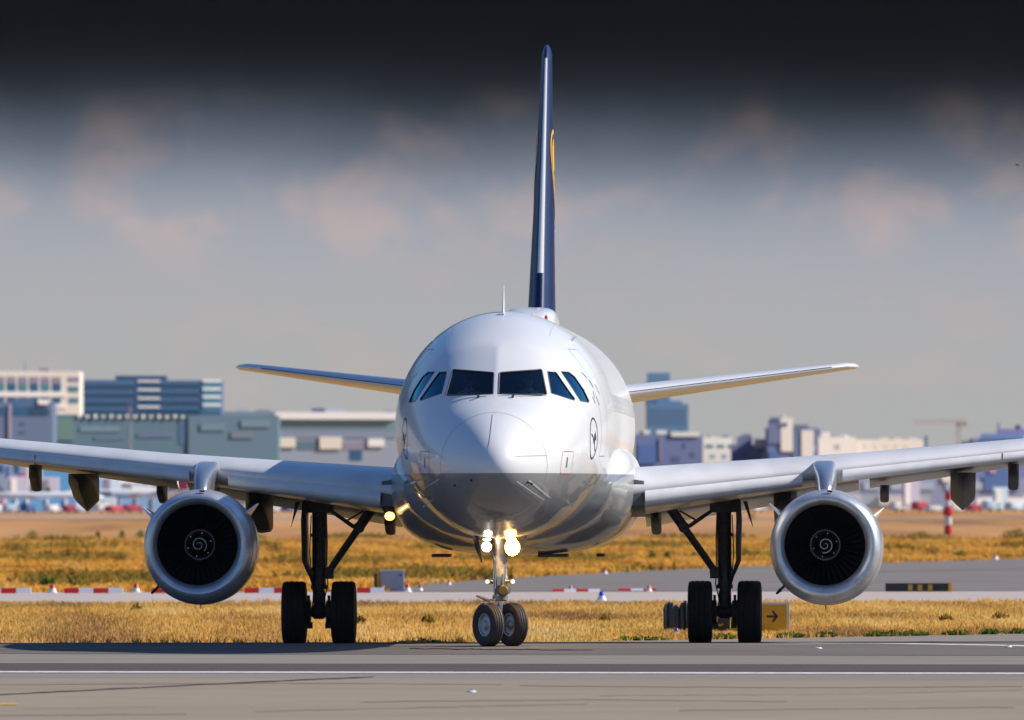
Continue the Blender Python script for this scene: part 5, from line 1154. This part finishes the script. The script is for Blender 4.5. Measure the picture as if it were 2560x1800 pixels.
fbox('second_blast_fence', 'blue grey blast fence just left of the left engine', 'fence', 290, 420, 1243, 2055, fm('fence_slate', (0.195, 0.375, 0.630)), [('post', x, x+4, 1243, 1270, m_greyw, .3) for x in (300, 340, 380)], 1)
fbox('container', 'large pale ice blue container standing on the apron edge at left', 'container', 228, 290, 1242, 2040, m_ltb, [('door', 232, 256, 1246, 1276, fm('ice_door', (.48, .62, .70)), .1), ('door', 260, 286, 1246, 1276, fm('ice_door2', (.50, .64, .71)), .1)], 2, rot=35)
fbox('orange_marquee', 'small orange pyramid tent roof before the teal annexe', 'tent', 538, 564, 1112, 2440, m_fora, [('peak', 544, 558, 1098, 1112, m_fora, 0, 3), ('mast_banner', 560, 575, 1078, 1100, m_lilac, 0, 1)], 4)
rc = random.Random(11)
def van(px, D, wpx, hpx, m, label, cat, group, name):
    u = D/F; w_, h = wpx*u, hpx*u; o = empty(name, (Xat(px, D), D, gz(D)), R(rc.choice((28, 34, 40)))); tag(o, label, cat, group)
    MB().rings([[(-w_/2, -.9, h*.2), (w_/2, -.9, h*.2), (w_/2, .9, h*.2), (-w_/2, .9, h*.2)], [(-w_/2, -.9, h*.6), (w_/2, -.9, h*.55), (w_/2, .9, h*.55), (-w_/2, .9, h*.6)], [(-w_*.48, -.8, h), (w_*.25, -.8, h), (w_*.25, .8, h), (-w_*.48, .8, h)]]).build('body', m, o, bevel=.05)
    MB().box((w_*.3, -.86, h*.66), (w_*.2, .1, h*.2)).build('window', m_dk, o)
    for xx in (-.32, .32): MB().lathe([(-.1, h*.18), (.1, h*.18)], (w_*xx, -.85, h*.18), 'y', 12, cap=True).build('wheel', m_dk, o)
    return o
ORD = ['first', 'second', 'third', 'fourth', 'fifth', 'sixth', 'seventh', 'eighth', 'ninth', 'tenth', 'eleventh', 'twelfth', 'thirteenth', 'fourteenth', 'fifteenth', 'sixteenth', 'seventeenth', 'eighteenth', 'nineteenth', 'twentieth']
def hidden(px): return 355 < px < 650 or 975 < px < 1590 or 1925 < px < 2225
for wing_, rng in (('left', range(-10, 1000, 44)), ('right', range(1590, 2600, 50))):
    k = 0
    for px in rng:
        px += rc.randint(-12, 12)
        if hidden(px): continue
        m, col = ((m_offw, 'white'), (m_ltb, 'pale blue'), (m_greyw, 'grey blue'), (m_fblu, 'blue'), (m_offw, 'white'), (m_fred, 'red'))[rc.randrange(6)]
        van(px, rc.uniform(1950, 2030), rc.uniform(26, 52), rc.uniform(14, 26), m, 'small %s van, %s from the left in the far row under the %s wing' % (col, ORD[k], wing_), 'van', 'small vans on the far apron', 'service_van'); k += 1
for wing_, rng in (('left', range(20, 990, 84)), ('right', range(1600, 2560, 96))):
    k = 0
    for px in rng:
        px += rc.randint(-20, 20)
        if hidden(px): continue
        m, col = ((m_offw, 'white'), (m_greyw, 'grey blue'), (fm('lilac_crate', (.55, .52, .68)), 'lilac'), (m_ltb, 'pale blue'))[rc.randrange(4)]
        D = rc.uniform(2170, 2250); yt = rc.uniform(1188, 1226)
        fbox('cargo_container', 'tall %s container, %s from the left behind the vans under the %s wing' % (col, ORD[k], wing_), 'container', px, px+rc.uniform(28, 62), yt, D, m, [('door', px+6, px+20, yt+6, 1262, m_lilac if rc.random() < .4 else m_offw, .2)], 2.5, 'containers on the far apron'); k += 1
m_ftree = blade_mat('far_leaf', [(.05, .10, .09), (.10, .17, .13), (.18, .24, .16)])
def far_tree(px, ytop, D, wpx, label, group='trees along the airport skyline'):
    u = D/F; o = empty('tree', (Xat(px, D), D, gz(D))); h = Zat(ytop, D)-gz(D); w_ = wpx*u/2; tag(o, label, 'tree', group); rnd = random.Random(px)
    mb = MB(); mb.tube((0, 0, -.2), (.1, 0, h*.55), .35, .18, 8)
    for k in range(4): a = k*1.57+.3; mb.tube((.05, 0, h*.4), (math.cos(a)*w_*.5, math.sin(a)*w_*.5, h*.72), .14, .05, 6)
    mb.build('trunk', m_hair, o)
    mb = MB(); tv = []; cl = [(rnd.uniform(-.6, .6)*w_, rnd.uniform(-.6, .6)*w_, h*rnd.uniform(.55, .92)-.1*w_) for _ in range(9)]
    for k in range(420):
        c_ = rnd.choice(cl); d = Vector((rnd.gauss(0, 1), rnd.gauss(0, 1), rnd.gauss(0, .8))).normalized()*w_*.42*rnd.random()**.33; p = Vector(c_)+d; l = rnd.uniform(.18, .40)
        e1 = Vector((rnd.gauss(0, 1), rnd.gauss(0, 1), rnd.gauss(0, 1))).normalized(); e2 = e1.orthogonal().normalized(); mb.add([p+e1*l, p+e2*l*.7, p-e1*l, p-e2*l*.7], [(0,1,2,3)]); tv += [rnd.random()]*4
    me = bpy.data.meshes.new('crown'); me.from_pydata(mb.v, [], mb.f); a_ = me.attributes.new('tint', 'FLOAT', 'POINT'); a_.data.foreach_set('value', tv); me.materials.append(m_ftree)
    f = bpy.data.objects.new('crown', me); C.objects.link(f); f.parent = o
for px, yt, w_, lab in ((604, 1008, 60, 'rounded dark tree on the skyline, first right of the glass offices'), (655, 1016, 70, 'wide low tree on the skyline above the annexe'), (797, 1012, 46, 'bluish tree poking above the white pier roof, left one'), (842, 1014, 60, 'bluish tree above the white pier roof, right one'), (965, 1020, 36, 'small tree at the skyline close to the nose'),
        (572, 1018, 40, 'small tree at the right corner of the glass offices'), (1775, 1092, 40, 'small tree behind the white block right of the tower'), (2120, 1088, 50, 'hazy tree above the cream flats'), (2420, 1084, 60, 'dark tree right of the tower crane'), (2180, 1090, 36, 'small hazy tree above the lower cream flats')): far_tree(px, yt, 2640 if px < 1200 else 2960, w_, lab)
# right side
fb('tower_block', 'tall haze-blue tower block with a broad lower body behind the right tailplane', 'building', 1618, 1722, 1010, 4200, m_tower, 40, [('upper_tower', 1620, 1676, 932, 1012, m_tower, -6, 25), ('upper_tower', 1616, 1640, 990, 1012, m_tower, -8, 20), ('shoulder', 1640, 1706, 1002, 1012, m_tower, -4, 25)] + [('window_band', 1624, 1716, 1022+i*9, 1026+i*9, fm('tower_band%d' % i, (.05, .145, .29)), .2) for i in range(5)])
P = [('roof_room', 1608+0, 1625, 1076, 1086, m_sand, 0, 5), ('roof_room', 1642, 1666, 1076, 1086, m_sand, 0, 5), ('roof_slab', 1678, 1750, 1080, 1092, m_cream, .6), ('dark_wing', 1594, 1640, 1112, 1160, m_fblu, .4), ('window', 1708, 1716, 1108, 1120, m_vio2), ('window', 1726, 1738, 1132, 1142, m_vio2), ('window', 1680, 1700, 1142, 1155, m_vio2), ('pier', 1648, 1654, 1095, 1150, m_lilac, .4)]
fb('violet_building', 'violet shaded flat roofed building just right of the fuselage', 'building', 1590, 1756, 1086, 2900, m_viol, 25, P)
P = [('window', 1765+i*28, 1783+i*28, 1112, 1120, m_teal) for i in range(3)] + [('window', 1776+i*30, 1788+i*30, 1136, 1146, m_greyw) for i in range(2)]
fb('white_building', 'white block with small windows right of the violet building', 'building', 1757, 1830, 1094, 2880, m_sand, 18, P, rot=40)
fb('gabled_building', 'blue building with a stepped gable right of the white block', 'building', 1830, 1930, 1112, 2860, m_viol, 20, [('gable', 1845, 1880, 1092, 1112, m_viol, 0, 10), ('gable', 1856, 1878, 1086, 1092, m_viol, 0, 8), ('white_wall', 1886, 1925, 1098, 1120, m_sand, .5), ('white_wall', 1906, 1926, 1130, 1150, m_sand, .5), ('window', 1850, 1870, 1132, 1142, m_vio2)])
P = [('dark_core', 1920, 1950, 1050, 1110, m_viol, .4), ('upper_room', 1926, 1948, 1045, 1055, m_vio2, .6), ('white_stack', 1952, 1982, 1046, 1130, m_sand, .5), ('window', 1952, 1968, 1058, 1066, m_vio2, .8), ('roof_canopy', 1984, 2022, 1062, 1074, m_slate, .4), ('window', 2030, 2040, 1116, 1128, m_greyw), ('white_wall', 2004, 2035, 1076, 1150, m_sand, .6), ('dark_gap', 1982, 2004, 1074, 1150, m_slate, .3), ('blue_foot', 1922, 1946, 1130, 1160, m_fblu, .8)]
fb('stepped_tower_building', 'stepped white and violet shaded high block, highest of the buildings right of the fuselage', 'building', 1918, 2045, 1070, 2840, m_viol, 25, P)
P = [('roof_room', 2052, 2076, 1082, 1095, m_sand, 0, 6), ('window', 2088, 2100, 1112, 1124, m_greyw), ('dark_notch', 2036, 2050, 1074, 1092, m_slate, .3)]
fb('white_terrace', 'row of cream white flats left of the crane, stepping down to the right', 'building', 2045, 2140, 1094, 2850, m_sand, 18, P, rot=40)
fb('cream_terrace', 'cream white lower flats between the white flats and the crane', 'building', 2138, 2310, 1101, 2870, m_sand, 18, rot=36, parts=[('roof_room', 2200+i*36, 2222+i*36, 1096, 1102, m_sand, 0, 5) for i in range(3)] + [('window', 2160+i*26, 2168+i*26, 1112, 1120, m_cream) for i in range(5)])
fb('dark_terminal', 'dark violet terminal roof with a peak at the right edge', 'building', 2430, 2640, 1098, 2800, fm('dark_violet', (0.162, 0.180, 0.432)), 25, [('roof_ridge', 2450, 2560, 1086, 1100, fm('dark_teal_roof', (0.102, 0.221, 0.476)), .3), ('roof_ridge', 2490, 2620, 1074, 1088, fm('dark_violet2', (0.180, 0.180, 0.432)), .2), ('spire', 2494, 2498, 1058, 1078, m_slate, 0, 2)])
for k_, (a, b_, t, bt, D_, mm) in enumerate(((1600, 1612, 1078, 1088, 2890, m_lilac), (1700, 1712, 1075, 1082, 2890, m_viol), (1770, 1782, 1088, 1095, 2870, m_greyw), (1806, 1826, 1089, 1095, 2870, m_slate), (1952, 1962, 1038, 1047, 2830, m_offw), (2070, 2084, 1086, 1095, 2840, m_slate), (2100, 2122, 1089, 1096, 2840, m_offw), (2250, 2262, 1095, 1103, 2860, m_slate), (2290, 2300, 1094, 1103, 2860, m_greyw), (2540, 2556, 1064, 1076, 2790, m_slate))):
    nm_ = bpy.data.objects.new('rooftop_tank', None); bpy.data.objects.remove(nm_)
    host = [o_ for o_ in bpy.data.objects if o_.parent is None and o_.get('category') == 'building' and abs(o_.location.y-D_) < 60 and abs(o_.location.x-Xat((a+b_)/2, D_)) < 8]
    if not host: continue
    ho = min(host, key=lambda o_: abs(o_.location.x-Xat((a+b_)/2, D_))); xc_ = Xat((a+b_)/2, ho.location.y)-ho.location.x; w2 = (b_-a)*ho.location.y/F; yc_ = xc_*math.tan(R(36))+4
    MB().lathe([(Zat(bt+8, ho.location.y)-ho.location.z, w2*.5), (Zat(t+1, ho.location.y)-ho.location.z, w2*.5), (Zat(t, ho.location.y)-ho.location.z, w2*.3)], (xc_, yc_, 0), 'z', 12, cap=True).build('rooftop_tank', mm, ho)
# crane
D = 3100; o = empty('tower_crane', (Xat(2397, D), D, gz(D))); tag(o, 'pale pink tower crane with its jib pointing left, rising above the right wing', 'crane'); u = D/F
hz = Zat(1056, D)-gz(D); mb = MB(); a = .45
for sx in (-1, 1):
    for sy in (-1, 1): mb.tube((sx*a, sy*a, 0), (sx*a, sy*a, hz), .07, n=6)
for k in range(22): q_ = 1 if k % 2 else -1; mb.tube((-a*q_, -a, hz*k/22), (a*q_, -a, hz*(k+1)/22), .08, n=6); mb.tube((-a*q_, a, hz*k/22), (a*q_, a, hz*(k+1)/22), .08, n=6)
mb.build('mast', m_crane, o)
mb = MB(); x1 = -112*u
for sy in (-.4, .4): mb.tube((16*u, sy, hz-.4), (x1, sy, hz-.4+6*u*.4), .09, n=6)
mb.tube((16*u, 0, hz+.5), (x1, 0, hz+.3), .09, n=6)
for k in range(18): a0 = 16*u+(x1-16*u)*k/18; a1 = 16*u+(x1-16*u)*(k+1)/18; mb.tube((a0, -.4, hz-.35), (a1, 0, hz+.45), .06, n=6); mb.tube((a0, .4, hz-.35), (a1, 0, hz+.45), .06, n=6)
mb.build('jib', m_crane, o); MB().box((0, 0, hz-.6), (1.0, 1.0, .9)).build('cab', m_crane, o); MB().box((14*u, 0, hz-.5), (1.1, .8, .8)).build('counterweight', m_crane, o)
# chimney post by the wing
fb('vent_stack', 'short dark vent stack beside the last cream flats', 'chimney', 2312, 2319, 1094, 2900, m_slate, 2, [('cowl', 2310, 2321, 1092, 1096, m_slate, .3, 2)])
# under the right wing
fb('long_depot', 'long violet depot under the right wing with pale doors', 'building', 1560, 2620, 1196, 2700, fm('depot_violet', (.25, .28, .42)), 20, [('pale_door', 2160+k*70, 2200+k*70, 1206, 1226, m_greyw, .3) for k in range(5)] + [('blue_bay', 2470, 2560, 1160, 1228, m_fblu, .5), ('pink_sign', 2484, 2500, 1172, 1184, fm('pink2', (.55, .30, .42)), .8), ('white_gable', 2362, 2400, 1178, 1206, m_sand, .5)])
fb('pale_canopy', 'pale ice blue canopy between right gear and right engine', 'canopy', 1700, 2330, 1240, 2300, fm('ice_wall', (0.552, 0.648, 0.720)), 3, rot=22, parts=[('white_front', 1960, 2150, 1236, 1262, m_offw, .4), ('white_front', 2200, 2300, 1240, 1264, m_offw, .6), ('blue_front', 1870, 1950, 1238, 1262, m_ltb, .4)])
fb('white_tent', 'row of white tents at the right edge below the wing', 'tent', 2440, 2640, 1246, 2250, m_offw, 3, rot=35, parts=[('peak', 2490, 2510, 1238, 1246, m_offw, 0, 4), ('peak', 2560, 2580, 1240, 1246, m_offw, 0, 4), ('blue_side', 2460, 2480, 1250, 1268, m_ltb, .4)])

# ------------------------------------------------------------------ air
hz_ = MB().box((0, 3180, 22.5), (6100, 6700, 49)).build('haze', None or mat('haze_air', (1, 1, 1)), smooth=False)
t = hz_.data.materials[0].node_tree; t.nodes.clear(); o_ = t.nodes.new('ShaderNodeOutputMaterial'); pv = t.nodes.new('ShaderNodeVolumePrincipled')
pv.inputs['Color'].default_value = (.80, .88, 1, 1); pv.inputs['Density'].default_value = 1.0e-5; pv.inputs['Anisotropy'].default_value = .1
t.links.new(pv.outputs[0], o_.inputs['Volume']); tag(hz_, kind='stuff')
